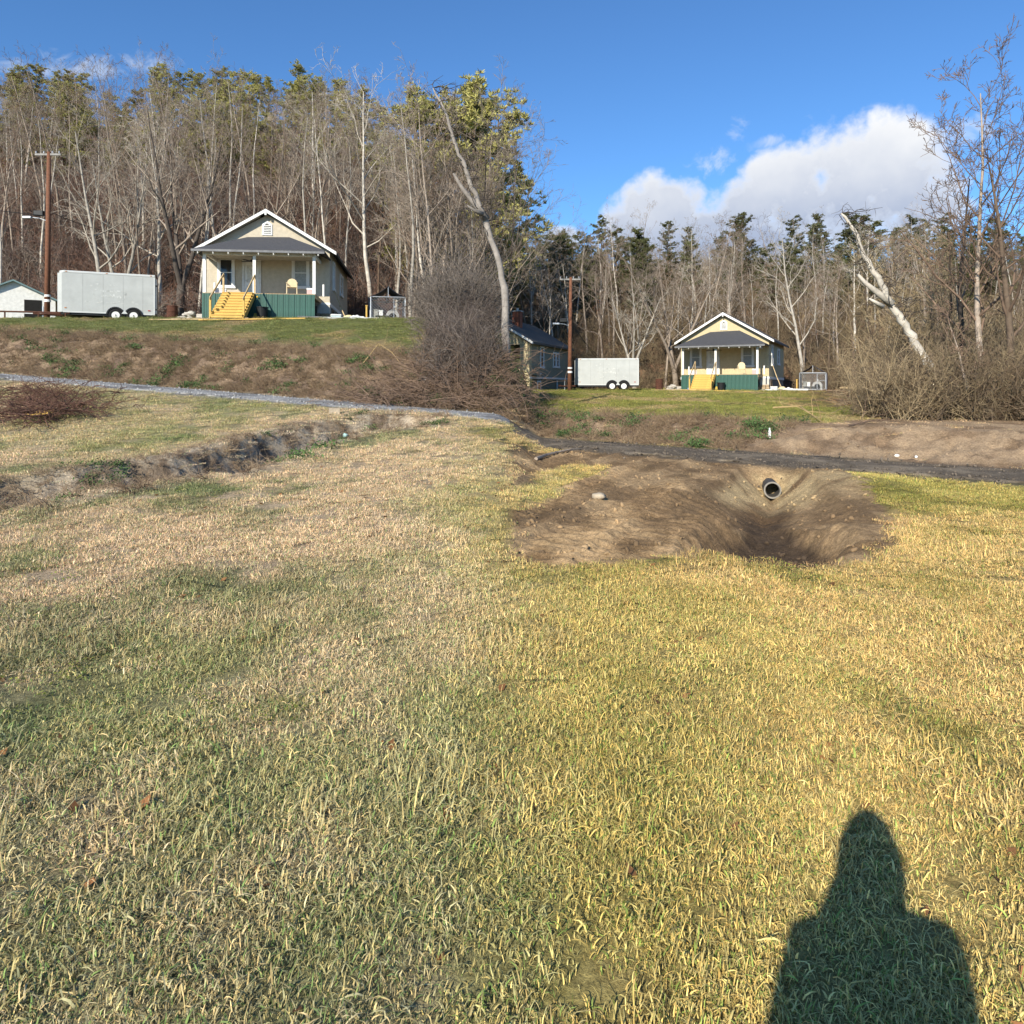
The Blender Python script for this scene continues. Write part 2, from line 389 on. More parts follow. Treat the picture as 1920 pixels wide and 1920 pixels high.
    return c, np.clip(turf, 0, 1), so

def ground_material():
    m = bpy.data.materials.new('ground_turf_and_soil'); m.use_nodes = True; nt = m.node_tree; b = nt.nodes['Principled BSDF']
    b.inputs['Roughness'].default_value = .95; b.inputs['Specular IOR Level'].default_value = .1
    a = nt.nodes.new('ShaderNodeAttribute'); a.attribute_name = 'albedo'
    g = nt.nodes.new('ShaderNodeNewGeometry')
    prev = a.outputs['Color']
    for sc, lo_, hi_ in ((3.5, .75, 1.25), (22, .6, 1.4), (110, .6, 1.45)):
        n = nt.nodes.new('ShaderNodeTexNoise'); n.inputs['Scale'].default_value = sc; n.inputs['Detail'].default_value = 5; n.inputs['Roughness'].default_value = .7
        nt.links.new(g.outputs['Position'], n.inputs['Vector'])
        mr = nt.nodes.new('ShaderNodeMapRange'); mr.inputs[1].default_value = .3; mr.inputs[2].default_value = .7; mr.inputs[3].default_value = lo_; mr.inputs[4].default_value = hi_
        nt.links.new(n.outputs['Fac'], mr.inputs[0])
        v = nt.nodes.new('ShaderNodeVectorMath'); v.operation = 'SCALE'; nt.links.new(prev, v.inputs[0]); nt.links.new(mr.outputs[0], v.inputs['Scale']); prev = v.outputs[0]
    nt.links.new(prev, b.inputs['Base Color'])
    n = nt.nodes.new('ShaderNodeTexNoise'); n.inputs['Scale'].default_value = 28; n.inputs['Detail'].default_value = 8; n.inputs['Roughness'].default_value = .75
    nt.links.new(g.outputs['Position'], n.inputs['Vector'])
    bp = nt.nodes.new('ShaderNodeBump'); bp.inputs['Strength'].default_value = .7; bp.inputs['Distance'].default_value = .05
    nt.links.new(n.outputs['Fac'], bp.inputs['Height']); nt.links.new(bp.outputs[0], b.inputs['Normal'])
    return m
def np_mesh(name, V, F, m=None, smooth=True, cols=None):
    me = bpy.data.meshes.new(name); V = np.asarray(V, np.float32); F = np.asarray(F, np.int32)
    k = F.shape[1]
    me.vertices.add(len(V)); me.vertices.foreach_set('co', V.ravel())
    me.loops.add(F.size); me.loops.foreach_set('vertex_index', F.ravel())
    me.polygons.add(len(F)); me.polygons.foreach_set('loop_start', np.arange(0, F.size, k, dtype=np.int32))
    me.polygons.foreach_set('use_smooth', np.full(len(F), smooth))
    if cols is not None:
        at_ = me.attributes.new('albedo', 'FLOAT_COLOR', 'POINT')
        at_.data.foreach_set('color', np.concatenate([cols, np.ones((len(V), 1))], 1).astype(np.float32).ravel())
    me.update(calc_edges=True); me.validate()
    if m: me.materials.append(m)
    return me
def make_ground():
    th = np.concatenate([np.linspace(-42, 42, 760), np.linspace(42, 318, 110)[1:-1]])*math.pi/180
    rr = np.concatenate([np.geomspace(.3, 5, 100), np.geomspace(5, 17, 250)[1:], np.geomspace(17, 130, 180)[1:], np.geomspace(130, 900, 24)[1:]])
    T, Rr = np.meshgrid(th, rr); X = np.sin(T)*Rr; Y = np.cos(T)*Rr
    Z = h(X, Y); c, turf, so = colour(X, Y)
    nt_, nr_ = len(th), len(rr)
    V = np.stack([X, Y, Z], -1).reshape(-1, 3); V = np.vstack([V, [[0, 0, float(h(np.array([0.]), np.array([0.1]))[0])]]])
    C = np.vstack([c.reshape(-1, 3), [[.2, .18, .08]]])
    i = np.arange(nr_-1)[:, None]*nt_; j = np.arange(nt_)[None]; j2 = (j+1) % nt_
    F = np.stack([i+j, i+nt_+j, i+nt_+j2, i+j2], -1).reshape(-1, 4)
    me = np_mesh('ground', V, F, ground_material(), True, C)
    o = bpy.data.objects.new('ground', me); COL.objects.link(o); o['kind'] = 'structure'
    # close the middle under the photographer
    k = 48; mb = MB(); mb.add([(0, 0, -.002)]+[(.34*math.cos(2*math.pi*a/k), .34*math.sin(2*math.pi*a/k), -.004) for a in range(k)], [(0, a+1, (a+1) % k+1) for a in range(k)])
    mb.build('ground_patch', mat('patch_turf', (.2, .18, .07), .95), o)
make_ground()

# ---- the drive: one road, grey gravel on the left, dark worn dirt on the right
def make_road(name, cl, half, m, lift=.012, edge=.9):
    cl = np.array(cl); d = np.gradient(cl, axis=0); d /= np.linalg.norm(d, axis=1)[:, None]; nn = np.stack([-d[:, 1], d[:, 0]], 1)
    k = 15; V = []
    for i, t in enumerate(np.linspace(-1, 1, k)):
        wob = edge*(fbm(cl[:, 0]*1.9, cl[:, 1]*1.9+t*9, 91, 5)-.55)*abs(t)**4
        p = cl+nn*(t*half+wob*np.sign(t))[:, None] if np.ndim(half) == 0 else cl+nn*(t*half+wob*np.sign(t))[:, None]
        z = h(p[:, 0], p[:, 1])
        rut = -.03*np.exp(-((abs(t)-.55)/.16)**2)+.02*(1-abs(t)) + .02*(fbm(p[:, 0]*6, p[:, 1]*6, 92)-.5)
        z = z+lift+.02+rut if abs(t) < .99 else z-.03
        V.append(np.column_stack([p, z]))
    V = np.stack(V, 1).reshape(-1, 3); n = len(cl)
    F = [(i*k+j, (i+1)*k+j, (i+1)*k+j+1, i*k+j+1) for i in range(n-1) for j in range(k-1)]
    o = bpy.data.objects.new(name, np_mesh(name, V, F, m)); COL.objects.link(o); o['kind'] = 'structure'; return o
def road_material(name, c1, c2, c3):
    m = mat(name, c1, .95, 0, 14, .9, 60, col2=c2, spec=.1)
    nt = m.node_tree; b = nt.nodes['Principled BSDF']; src = b.inputs['Base Color'].links[0].from_socket
    n = nt.nodes.new('ShaderNodeTexNoise'); n.inputs['Scale'].default_value = .9; n.inputs['Detail'].default_value = 7; n.inputs['Roughness'].default_value = .7
    t = nt.nodes.new('ShaderNodeTexCoord'); nt.links.new(t.outputs['Object'], n.inputs['Vector'])
    r = nt.nodes.new('ShaderNodeMapRange'); r.inputs[1].default_value = .48; r.inputs[2].default_value = .62; nt.links.new(n.outputs['Fac'], r.inputs[0])
    x = nt.nodes.new('ShaderNodeMixRGB'); nt.links.new(r.outputs[0], x.inputs[0]); nt.links.new(src, x.inputs[1]); x.inputs[2].default_value = (*c3, 1)
    nt.links.new(x.outputs[0], b.inputs['Base Color']); return m
ts = np.linspace(26, .5, 220); pl = [tuple(LA+LE*t) for t in ts]
trr = np.linspace(.6, 16, 160); pr = [tuple(RC+RE*t) for t in trr]
joint = np.linspace(0, 1, 10)[1:-1]
pa, pb = np.array(pl[-1]), np.array(pr[0]); mid = [tuple(pa+(pb-pa)*t) for t in joint]
make_road('gravel_road', pl+mid[:4], 1.25, road_material('grey_gravel', (.25, .245, .235), (.44, .43, .41), (.17, .165, .16)))
make_road('dirt_road', mid[3:]+pr, 1.2, road_material('dark_worn_gravel', (.085, .068, .05), (.165, .135, .10), (.24, .195, .14)))

# ------------------------------------------------------------ materials for built things
M_stucco = mat('cream_stucco', (.52, .43, .26), .9, .10, 5, .35, 90)
M_stucco2 = mat('pale_stucco', (.49, .43, .33), .9, .12, 5, .35, 90)
M_white = mat('white_trim_paint', (.74, .73, .69), .6, .06, 8, .1, 60)
M_whiteworn = mat('worn_white_paint', (.66, .65, .61), .75, .15, 6, .25, 40)
M_shingle = mat('grey_shingles', (.075, .075, .08), .95, .3, 14, .6, 60, spec=.15)
M_green = mat('green_metal_skirt', (.022, .085, .062), .45, .22, 5, .1, 30, spec=.5)
M_newwood = mat('new_yellow_lumber', (.58, .37, .10), .75, .16, 7, .15, 40)
M_palewood = mat('pale_lumber', (.50, .37, .20), .8, .2, 7, .15, 40)
M_oldwood = mat('weathered_lumber', (.24, .18, .12), .9, .3, 6, .3, 30)
M_dark = mat('dark_void', (.012, .011, .010), .9, .2, 6)
M_glass = mat('window_glass', (.02, .022, .025), .08, .2, 3, spec=.6)
M_curtain = mat('window_blind', (.30, .31, .29), .5, .2, 9, spec=.5)
M_block = mat('painted_block', (.50, .48, .43), .9, .2, 3, .4, 20)
M_stone = mat('foundation_stone', (.36, .27, .17), .95, .3, 5, .7, 14)
M_foundation = mat('grey_foundation', (.22, .21, .185), .95, .25, 4, .5, 20)
M_deck = mat('deck_boards', (.36, .27, .16), .85, .2, 8, .2, 40)
M_metal = mat('galvanised_steel', (.48, .50, .52), .45, .12, 8, metal=.6)
M_black = mat('black_plastic', (.016, .017, .018), .5, .2, 8)
M_rubber = mat('tyre_rubber', (.014, .014, .015), .85, .2, 20)
M_trailer = mat('trailer_white_skin', (.41, .42, .40), .45, .10, 1.4, spec=.45)
M_trailcap = mat('trailer_roof_cap', (.52, .53, .51), .4, .04, 2, spec=.5)
M_faded = mat('faded_decal', (.30, .31, .295), .6, .0, 4, col2=(.62, .63, .60), detail=8)
M_rust = mat('rusty_steel', (.085, .035, .022), .9, .4, 7, .4, 30)
M_plastic = mat('cream_plastic', (.62, .50, .31), .5, .1, 5)
M_brick = mat('red_brick', (.26, .09, .05), .9, .25, 12, .4, 20)
M_pole = mat('creosoted_pole', (.17, .075, .042), .9, .3, 9, .5, 30)
M_tarp = mat('dark_blue_tarp', (.02, .025, .04), .6, .3, 4, .3, 8)
M_foam = mat('white_foam', (.76, .76, .73), .8, .08, 5, .2, 20)
M_yellowfoam = mat('yellow_insulation', (.68, .58, .33), .9, .12, 6, .3, 20)
M_rock = mat('field_stone', (.40, .33, .24), .95, .25, 6, .6, 20)
M_red = mat('red_marker_lens', (.35, .02, .01), .3, .1, 8)
M_orange = mat('orange_marker_lens', (.5, .16, .02), .3, .1, 8)
M_wire = mat('wire', (.03, .03, .032), .6, .1, 5)
M_amberbag = mat('tan_trash', (.5, .36, .2), .8, .2, 6)

# ------------------------------------------------------------ the bungalow
def window(parent, name, c, w, hgt, axis='y', out=-1, glass=None, split=True):
    """double-hung sash in the wall plane; c is the centre, out the sign of the outward normal"""
    def bx(a0, a1, z0, z1, d0, d1, nm, m, par):
        d0, d1 = out*d0, out*d1
        if axis == 'y': return MB().b2((c[0]+a0, c[1]+d0, c[2]+z0), (c[0]+a1, c[1]+d1, c[2]+z1)).build(nm, m, par)
        return MB().b2((c[0]+d0, c[1]+a0, c[2]+z0), (c[0]+d1, c[1]+a1, c[2]+z1)).build(nm, m, par)
    hw, hh, t = w/2, hgt/2, .13
    e = bx(-hw+t, hw-t, -hh+t, hh-t, .006, .02, name, glass or M_glass, parent)     # the pane
    bx(-hw, -hw+t, -hh, hh, 0, .06, 'frame', M_white, e); bx(hw-t, hw, -hh, hh, 0, .06, 'frame', M_white, e)
    bx(-hw-.03, hw+.03, hh-t, hh+.03, 0, .075, 'frame', M_white, e); bx(-hw-.05, hw+.05, -hh-.05, -hh+t-.02, 0, .10, 'sill', M_white, e)
    s = .045
    bx(-hw+t, hw-t, -s/2, s/2, .02, .045, 'sash_rail', M_white, e)
    if split:
        bx(-hw+t, -hw+t+s, -hh+t, hh-t, .02, .04, 'sash_stile', M_white, e); bx(hw-t-s, hw-t, -hh+t, hh-t, .02, .04, 'sash_stile', M_white, e)
    return e
def bungalow(label, O, rz, side):
    z0 = hz(O[0], O[1])
    # level on the ground under the porch
    t = thing('bungalow', label, 'house', (O[0], O[1], z0), rz, 'bungalows with green porch skirts')
    W, L, EV, RG, OV = 3.35, 9.5, 3.98, 5.98, .40
    # walls: one shell with a real gable
    mb = MB()
    mb.prism([(-W, .98), (W, .98), (W, EV), (0, RG-.14), (-W, EV)], 'y', 0, L)
    mb.build('wall', M_stucco2 if side == 'left' else M_stucco, t)
    mb = MB(); mb.b2((-W-.02, -.02, .86), (W+.03, L+.02, 1.06)); mb.build('white_band', M_white, t)
    mb = MB(); mb.b2((-W+.02, .06, -1.2), (W-.03, L-.02, .86)); mb.build('foundation', M_foundation, t)
    # corner pier: painted block over field stone
    MB().b2((W-.66, -.10, .42), (W+.015, .5, .95)).build('corner_pier', M_block, t)
    rng = random.Random(3)
    for zz in (-.05, .13, .30):
        x = W-.70
        while x < W:
            w = rng.uniform(.16, .30); MB().box((x+w/2, -.05+rng.uniform(-.03, .03), zz+.06), (w-.02, .55, .165)).build('foundation_stone', M_stone, t, bevel=.025); x += w
    # roof slabs with white rake boards
    sl = (RG-EV)/W; ex = W+OV
    for s in (-1, 1):
        mb = MB()
        p = [(0, RG), (s*ex, RG-sl*ex), (s*ex, RG-sl*ex+.10), (0, RG+.12)]
        mb.prism(p, 'y', -.42, L+.35); o = mb.build('roof', M_shingle, t)
        MB().prism([(0, RG-.09), (s*(ex+.01), RG-sl*ex-.10), (s*(ex+.01), RG-sl*ex+.075), (0, RG+.085)], 'y', -.455, -.425).build('rake_board', M_white, t)
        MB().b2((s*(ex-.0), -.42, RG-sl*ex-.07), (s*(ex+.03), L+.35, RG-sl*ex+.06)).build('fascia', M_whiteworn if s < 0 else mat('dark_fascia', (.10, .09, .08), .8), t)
        MB().prism([(s*.35, RG-sl*.35-.07), (s*(ex-.02), RG-sl*(ex-.02)-.07), (s*(ex-.02), RG-sl*(ex-.02)-.02), (s*.35, RG-sl*.35-.02)], 'y', -.40, -.02).build('soffit', mat('soffit_boards', (.30, .27, .21), .9), t)
    MB().box((0, -.44, RG-.13), (.10, .09, .24)).build('finial_block', M_white, t)
    # gable vent with slats and a little peaked head
    v = MB(); v.prism([(-.27, 4.72), (.27, 4.72), (.27, 5.32), (0, 5.52), (-.27, 5.32)], 'y', -.05, -.003); v = v.build('gable_vent', M_white, t)
    MB().prism([(-.17, 4.80), (.17, 4.80), (.17, 5.26), (0, 5.40), (-.17, 5.26)], 'y', -.058, -.052).build('vent_opening', mat('vent_shadow', (.10, .10, .10), .9), v)
    for k in range(5): MB().box((0, -.075, 4.84+.095*k), (.36, .05, .045), rx=R(-35)).build('slat', M_white, v)
    for s in (-1, 1): MB().box((s*.09, -.07, 5.33), (.24, .03, .05), ry=s*R(38)).build('slat', M_white, v)
    # ---- porch
    XL, XR, PY, DZ = -2.70, 2.92, -2.45, 1.22
    deck = bpy.data.objects.new('deck', None); COL.objects.link(deck); deck.parent = t
    bm = MB().b2((0, PY, DZ-.045), (.136, 0, DZ)).mesh('deck_board', M_deck)
    n = int((XR-XL)/.142)
    for k in range(n): inst('deck_board', bm, deck, (XL+k*(XR-XL)/n, 0, 0))
    MB().b2((XL, PY, DZ-.23), (XR, PY+.04, DZ-.05)).build('rim_joist', M_palewood, t)
    MB().b2((XR-.04, PY+.05, DZ-.23), (XR, -.12, DZ-.05)).build('rim_joist', M_palewood, t)
    MB().b2((XL, PY+.05, DZ-.23), (XL+.04, -.03, DZ-.05)).build('rim_joist', M_palewood, t)
    # green ribbed skirt panels
    pm = MB(); px_, pw = 0, .28
    pm.add(*_rib(pw)); pm = pm.mesh('skirt_panel', M_green)
    k = 0; x = XL
    while x < XR-.05:
        inst('skirt_panel', pm, t, (x, PY-.035, -.45), scale=((min(pw, XR-x))/pw, 1, DZ-.04+.45)); x += pw
    y = PY
    while y < -.2:
        inst('skirt_panel', pm, t, (XL-.03, min(y+pw, -.02), -.45), (0, 0, R(-90)), ((min(pw, -.02-y))/pw, 1, DZ-.04+.45)); y += pw
    MB().b2((XR-.35, PY+.15, 0), (XR-.25, PY+.25, DZ-.23)).build('deck_pier', M_dark, t)
    # posts, beam, rafters, hipped roof
    for x in (XL+.07, -.16, XR-.07):
        MB().box((x, PY+.12, (DZ+3.18)/2), (.15, .15, 3.18-DZ)).build('porch_post', M_white, t)
    for x in (XL+.07, XR-.07):
        MB().box((x+(.35 if x > 0 else .28), PY+ (1.0 if x > 0 else .9), DZ+.32), (.09, .09, .64)).build('rail_stub', M_white, t)
    MB().b2((XL-.02, PY+.05, 3.18), (XR+.02, PY+.20, 3.36)).build('beam', M_whiteworn, t)
    for x in (XL+.02, XR-.12): MB().b2((x, PY+.21, 3.18), (x+.10, -.02, 3.36)).build('beam', M_whiteworn, t)
    MB().b2((XL+.13, PY+.22, 3.34), (XR-.13, -.02, 3.37)).build('porch_ceiling', mat('porch_ceiling_paint', (.42, .39, .33), .8), t)
    bx0, bx1, ye = XL-.42, XR+.5, PY-.42
    zt, ze = 4.62, 3.40
    top = [(-1.05, -.03, zt-.03), (.0, -.03, zt), (1.18, -.03, zt+.02)]
    bot = [(bx0, ye, ze-.03), (0, ye, ze), (bx1, ye, ze+.05)]
    bl, br = (bx0, -.05, ze+.02), (bx1, -.05, ze+.05)
    up = lambda q, d: (q[0], q[1], q[2]+d)
    mb = MB(); vs = top+bot+[bl, br]; vs = vs+[up(q, -.09) for q in vs]
    fs = [(0, 3, 4, 1), (1, 4, 5, 2), (0, 6, 3), (2, 5, 7)]; fs = fs+[tuple(i+8 for i in f[::-1]) for f in fs]
    fs += [(3, 11, 12, 4), (4, 12, 13, 5), (6, 14, 11, 3), (5, 13, 15, 7), (0, 8, 14, 6), (2, 7, 15, 10), (0, 1, 9, 8), (1, 2, 10, 9)]
    mb.add(vs, fs); roof = mb.build('porch_roof', M_shingle, t)
    MB().b2((bx0-.02, ye-.03, ze-.145), (bx1+.02, ye+.0, ze-.035)).build('gutter', mat('grey_gutter', (.15, .15, .155), .5), roof)
    k = 0
    for x in np.linspace(bx0+.3, bx1-.3, 9):
        MB().box((x, ye+.28, ze-.10), (.05, .6, .09), rx=R(22)).build('rafter_tail', M_whiteworn, roof)
    # openings on the porch
    dark = side == 'left'
    window(t, 'window', (-2.17, 0, 2.63), .92, 1.62, glass=M_glass if dark else M_curtain)
    window(t, 'window', (1.78, 0, 2.68), .95, 1.68, glass=M_curtain)
    door = MB().b2((-1.20, -.03, DZ+.02), (-.44, -.006, 3.22)).build('door', M_white, t)
    for x0, x1, zz0, zz1 in ((-1.32, -1.20, DZ, 3.36), (-.44, -.32, DZ, 3.36), (-1.20, -.44, 3.22, 3.36)): MB().b2((x0, -.07, zz0), (x1, 0, zz1)).build('frame', M_whiteworn, door)
    for za, zb in ((1.4, 1.95), (2.1, 3.05)): MB().b2((-1.08, -.036, za), (-.56, -.031, zb)).build('door_panel', mat('door_panel_paint', (.60, .58, .52), .6), door)
    MB().lathe([(.012, 0), (.03, .015), (.032, .05), (.012, .062)], (-1.13, -.10, 2.2), 10, 'y').build('knob', M_metal, door)
    # side openings
    window(t, 'window', (W, 1.7, 2.75), .8, 1.6, 'x', 1, M_curtain)
    window(t, 'window', (W, 5.6, 2.75), 1.5, 1.3, 'x', 1, M_curtain)
    MB().b2((W-.02, .85, -.05), (W+.012, 1.55, .70)).build('crawl_door', M_dark, t)
    for y0, y1, a0, a1 in ((.75, .85, -.1, .82), (1.55, 1.65, -.1, .82), (.85, 1.55, .70, .80)): MB().b2((W-.02, y0, a0), (W+.05, y1, a1)).build('crawl_door_frame', M_oldwood, t)
    # steps of new lumber with rails
    st = bpy.data.objects.new('steps', None); COL.objects.link(st); st.parent = t
    sx0, sx1, run = -1.66, -.16, .26
    foot = hz(O[0]+math.cos(rz)*-.9-math.sin(rz)*(PY-1.9), O[1]+math.sin(rz)*-.9+math.cos(rz)*(PY-1.9))-z0
    ns = round((DZ-foot)/.175); rise = (DZ-foot)/ns; tm = MB().b2((0, 0, -.04), (sx1-sx0, run+.03, 0)).mesh('tread', M_newwood); rm = MB().b2((.02, 0, 0), (sx1-sx0-.02, .02, rise-.042)).mesh('riser', M_newwood)
    for k in range(ns):
        zt_ = DZ-rise*k; yk = PY-.07-run*(k+1)
        inst('tread', tm, st, (sx0, yk, zt_)); inst('riser', rm, st, (sx0, yk+.03, zt_-rise))
    for x in (sx0-.045, sx1+.005):
        p = [(PY-.07, DZ), (PY-.07-run*ns, foot+.03), (PY-.07-run*ns, foot-.15), (PY-.07-run*ns+.25, foot-.15), (PY-.07, DZ-.32)]
        MB().prism(p, 'x', x, x+.04).build('stringer', M_newwood, st)
        ya, yb = PY-.07-run*(ns-.6), PY-.02
        MB().b2((x-.03, ya-.045, foot-.15), (x+.06, ya+.045, foot+.98)).build('newel_post', M_newwood, st)
        MB().b2((x-.03, yb+.06, DZ), (x+.06, yb+.15, DZ+.95)).build('newel_post', M_palewood, st)
        a, b = Vector((x+.015, ya-.12, foot+.92)), Vector((x+.015, yb+.16, DZ+.98)); d = b-a
        MB().box((a+b)/2, (.04, d.length, .10), rx=math.atan2(d.z, d.y)).build('handrail', M_palewood, st)
    return t
def _rib(w):
    prof = [(0, 0), (w*.10, 0), (w*.16, -.03), (w*.30, -.03), (w*.36, 0), (w*.60, 0), (w*.64, -.008), (w*.72, -.008), (w*.76, 0), (w-.004, 0)]
    vs = [(a, b, 0) for a, b in prof]+[(a, b, 1) for a, b in prof]+[(a, .02, 0) for a in (0, w-.004)]+[(a, .02, 1) for a in (0, w-.004)]
    k = len(prof); fs = [(i, i+1, k+i+1, k+i) for i in range(k-1)]+[(2*k+1, 2*k, 2*k+2, 2*k+3), (0, k, 2*k+2, 2*k), (k-1, 2*k+1, 2*k+3, 2*k-1)]
    return vs, fs
HL = dict(O=(-13.45, 39.58), rz=R(7.1)); HR = dict(O=(16.54, 56.22), rz=R(-27))
houseL = bungalow('larger cream bungalow with green skirt and yellow steps, before the tall grey wood', HL['O'], HL['rz'], 'left')
houseR = bungalow('smaller cream bungalow with green skirt and yellow steps, under the big white cloud', HR['O'], HR['rz'], 'right')
def hloc(H, x, y, z=None):
    c, s = math.cos(H['rz']), math.sin(H['rz']); wx, wy = H['O'][0]+c*x-s*y, H['O'][1]+s*x+c*y
    return Vector((wx, wy, (hz(wx, wy) if z is None else hz(*H['O'])+z)))

# ---- small things around each bungalow
def plastic_chair(loc, rz, label):
    t = thing('plastic_chair', label, 'chair', loc, rz, 'plastic porch chairs')
    MB().box((0, 0, .42), (.50, .46, .035)).build('seat', M_plastic, t, bevel=.012)
    b = MB(); pts = []
    for i in range(7):
        a = math.pi*i/6; pts.append((-.25*math.cos(a), .70+.22*math.sin(a)))
    b.prism([(-.25, .44), (.25, .44)]+[(p[0], p[1]) for p in pts[::-1]], 'y', .20, .235); bk = b.build('backrest', M_plastic, t)
    for s in (-1, 1):
        MB().box((s*.27, -.02, .64), (.06, .46, .03)).build('armrest', M_plastic, t)
        MB().tube([(s*.26, -.2, 0), (s*.25, -.18, .64)], [.03, .025], 6).build('leg', M_plastic, t)
        MB().tube([(s*.27, .26, 0), (s*.25, .20, .64)], [.03, .025], 6).build('leg', M_plastic, t)
def bucket(loc, label, r=.2, hh=.42, m=M_black):
    t = thing('bucket', label, 'bucket', loc, 0)
    MB().lathe([(r*.78, 0), (r*.98, hh*.93), (r*1.06, hh*.93), (r*1.06, hh), (r*.95, hh), (r*.76, .03)], k=22).build('tub', m, t, smooth=False)
    MB().tube([(r*1.06*math.cos(a), -.02-.10*math.sin(a), hh*.92-.16*math.sin(a)) for a in np.linspace(0, math.pi, 9)], .006, 5).build('handle', M_metal, t)
def broom(loc, label, rz):
    t = thing('broom', label, 'broom', loc, rz)
    MB().tube([(0, 0, .28), (.02, .24, 1.15)], .013, 7).build('handle', mat('teal_handle', (.03, .13, .11), .5), t)
    mb = MB()
    for k in range(16):
        x = -.11+.22*k/15; mb.tube([(x*.6, -.0, .30), (x, -.08, .0)], [.012, .016], 4)
    mb.build('bristles', mat('broom_bristle', (.55, .42, .10), .9), t)
    MB().lathe([(.03, 0), (.05, .03), (.05, .07), (.02, .1)], (.022, .25, 1.12), 10).build('handle_cap', mat('yellow_cap', (.62, .38, .04), .5), t)
def paint_cans(loc, label):
    for k, (dx, dy) in enumerate(((0, 0),)):
        t = thing('paint_can', label, 'can', loc+Vector((dx, dy, 0)))
        MB().lathe([(.085, 0), (.085, .19), (.09, .19), (.09, .2), (.07, .2)], k=16).build('tin', mat('paint_tin', (.5, .5, .52), .4, metal=.4), t)
        MB().lathe([(.0865, .05), (.0865, .15)], k=16).build('paper_label', mat('blue_paper', (.08, .16, .4), .7), t)
def planks(loc, rz, label, items, m):
    for i, (x, y, L, w, hh, a) in enumerate(items):
        p = loc+Vector((x*math.cos(rz)-y*math.sin(rz), x*math.sin(rz)+y*math.cos(rz), 0))
        ang = rz+R(a); dx = math.cos(ang)*L/2; dy = math.sin(ang)*L/2
        za, zb = hz(p.x-dx, p.y-dy), hz(p.x+dx, p.y+dy)
        o = MB().box((0, 0, 0), (L, w, hh), ry=-math.atan2(zb-za, L)).build('lumber_board', m[i % len(m)], None)
        o.location = (p.x, p.y, max((za+zb)/2, hz(p.x, p.y))+hh/2+.02); o.rotation_euler = (0, 0, ang)
        tag(o, label[i] if isinstance(label, (list, tuple)) else label, 'board', 'loose boards on the grass')
def fan(H, label):
    t = thing('ceiling_fan', label, 'fan', hloc(H, -.55, -1.1, 3.34), H['rz'], 'porch ceiling fans')
    MB().tube([(0, 0, 0), (0, 0, -.16)], .02, 8).build('downrod', M_black, t)
    MB().lathe([(.04, -.30), (.10, -.28), (.11, -.2), (.05, -.16)], k=14).build('motor', M_black, t)
    for k in range(5):
        a = 2*math.pi*k/5+.3; MB().box((.36*math.cos(a), .36*math.sin(a), -.25), (.5, .12, .012), rz=a, rx=R(10)).build('blade', M_black, t)
def cooler(loc, rz, label, c, d=(.5, .3, .28)):
    t = thing('cooler', label, 'cooler', loc, rz)
    MB().b2((-d[0]/2, -d[1]/2, 0), (d[0]/2, d[1]/2, d[2]*.75)).build('tub', mat('cooler_tub_'+str(c), c, .6, .1), t, bevel=.02)
    MB().b2((-d[0]/2-.01, -d[1]/2-.01, d[2]*.75+.002), (d[0]/2+.01, d[1]/2+.01, d[2])).build('lid', M_foam, t, bevel=.02)
def ladder(H, label):
    t = thing('leaning_board', label, 'board', hloc(H, 4.25, .6), H['rz'])
    z = hz(*H['O'])-hloc(H, 4.25, .6).z
    MB().tube([(0, 0, .02), (-.45, .45, 1.0+z), (-.84, .85, 2.02+z)], .035, 4).build('plank', M_palewood, t)
    MB().box((-.45, .45, 1.0+z), (.10, .10, .05)).build('cleat', M_oldwood, t)
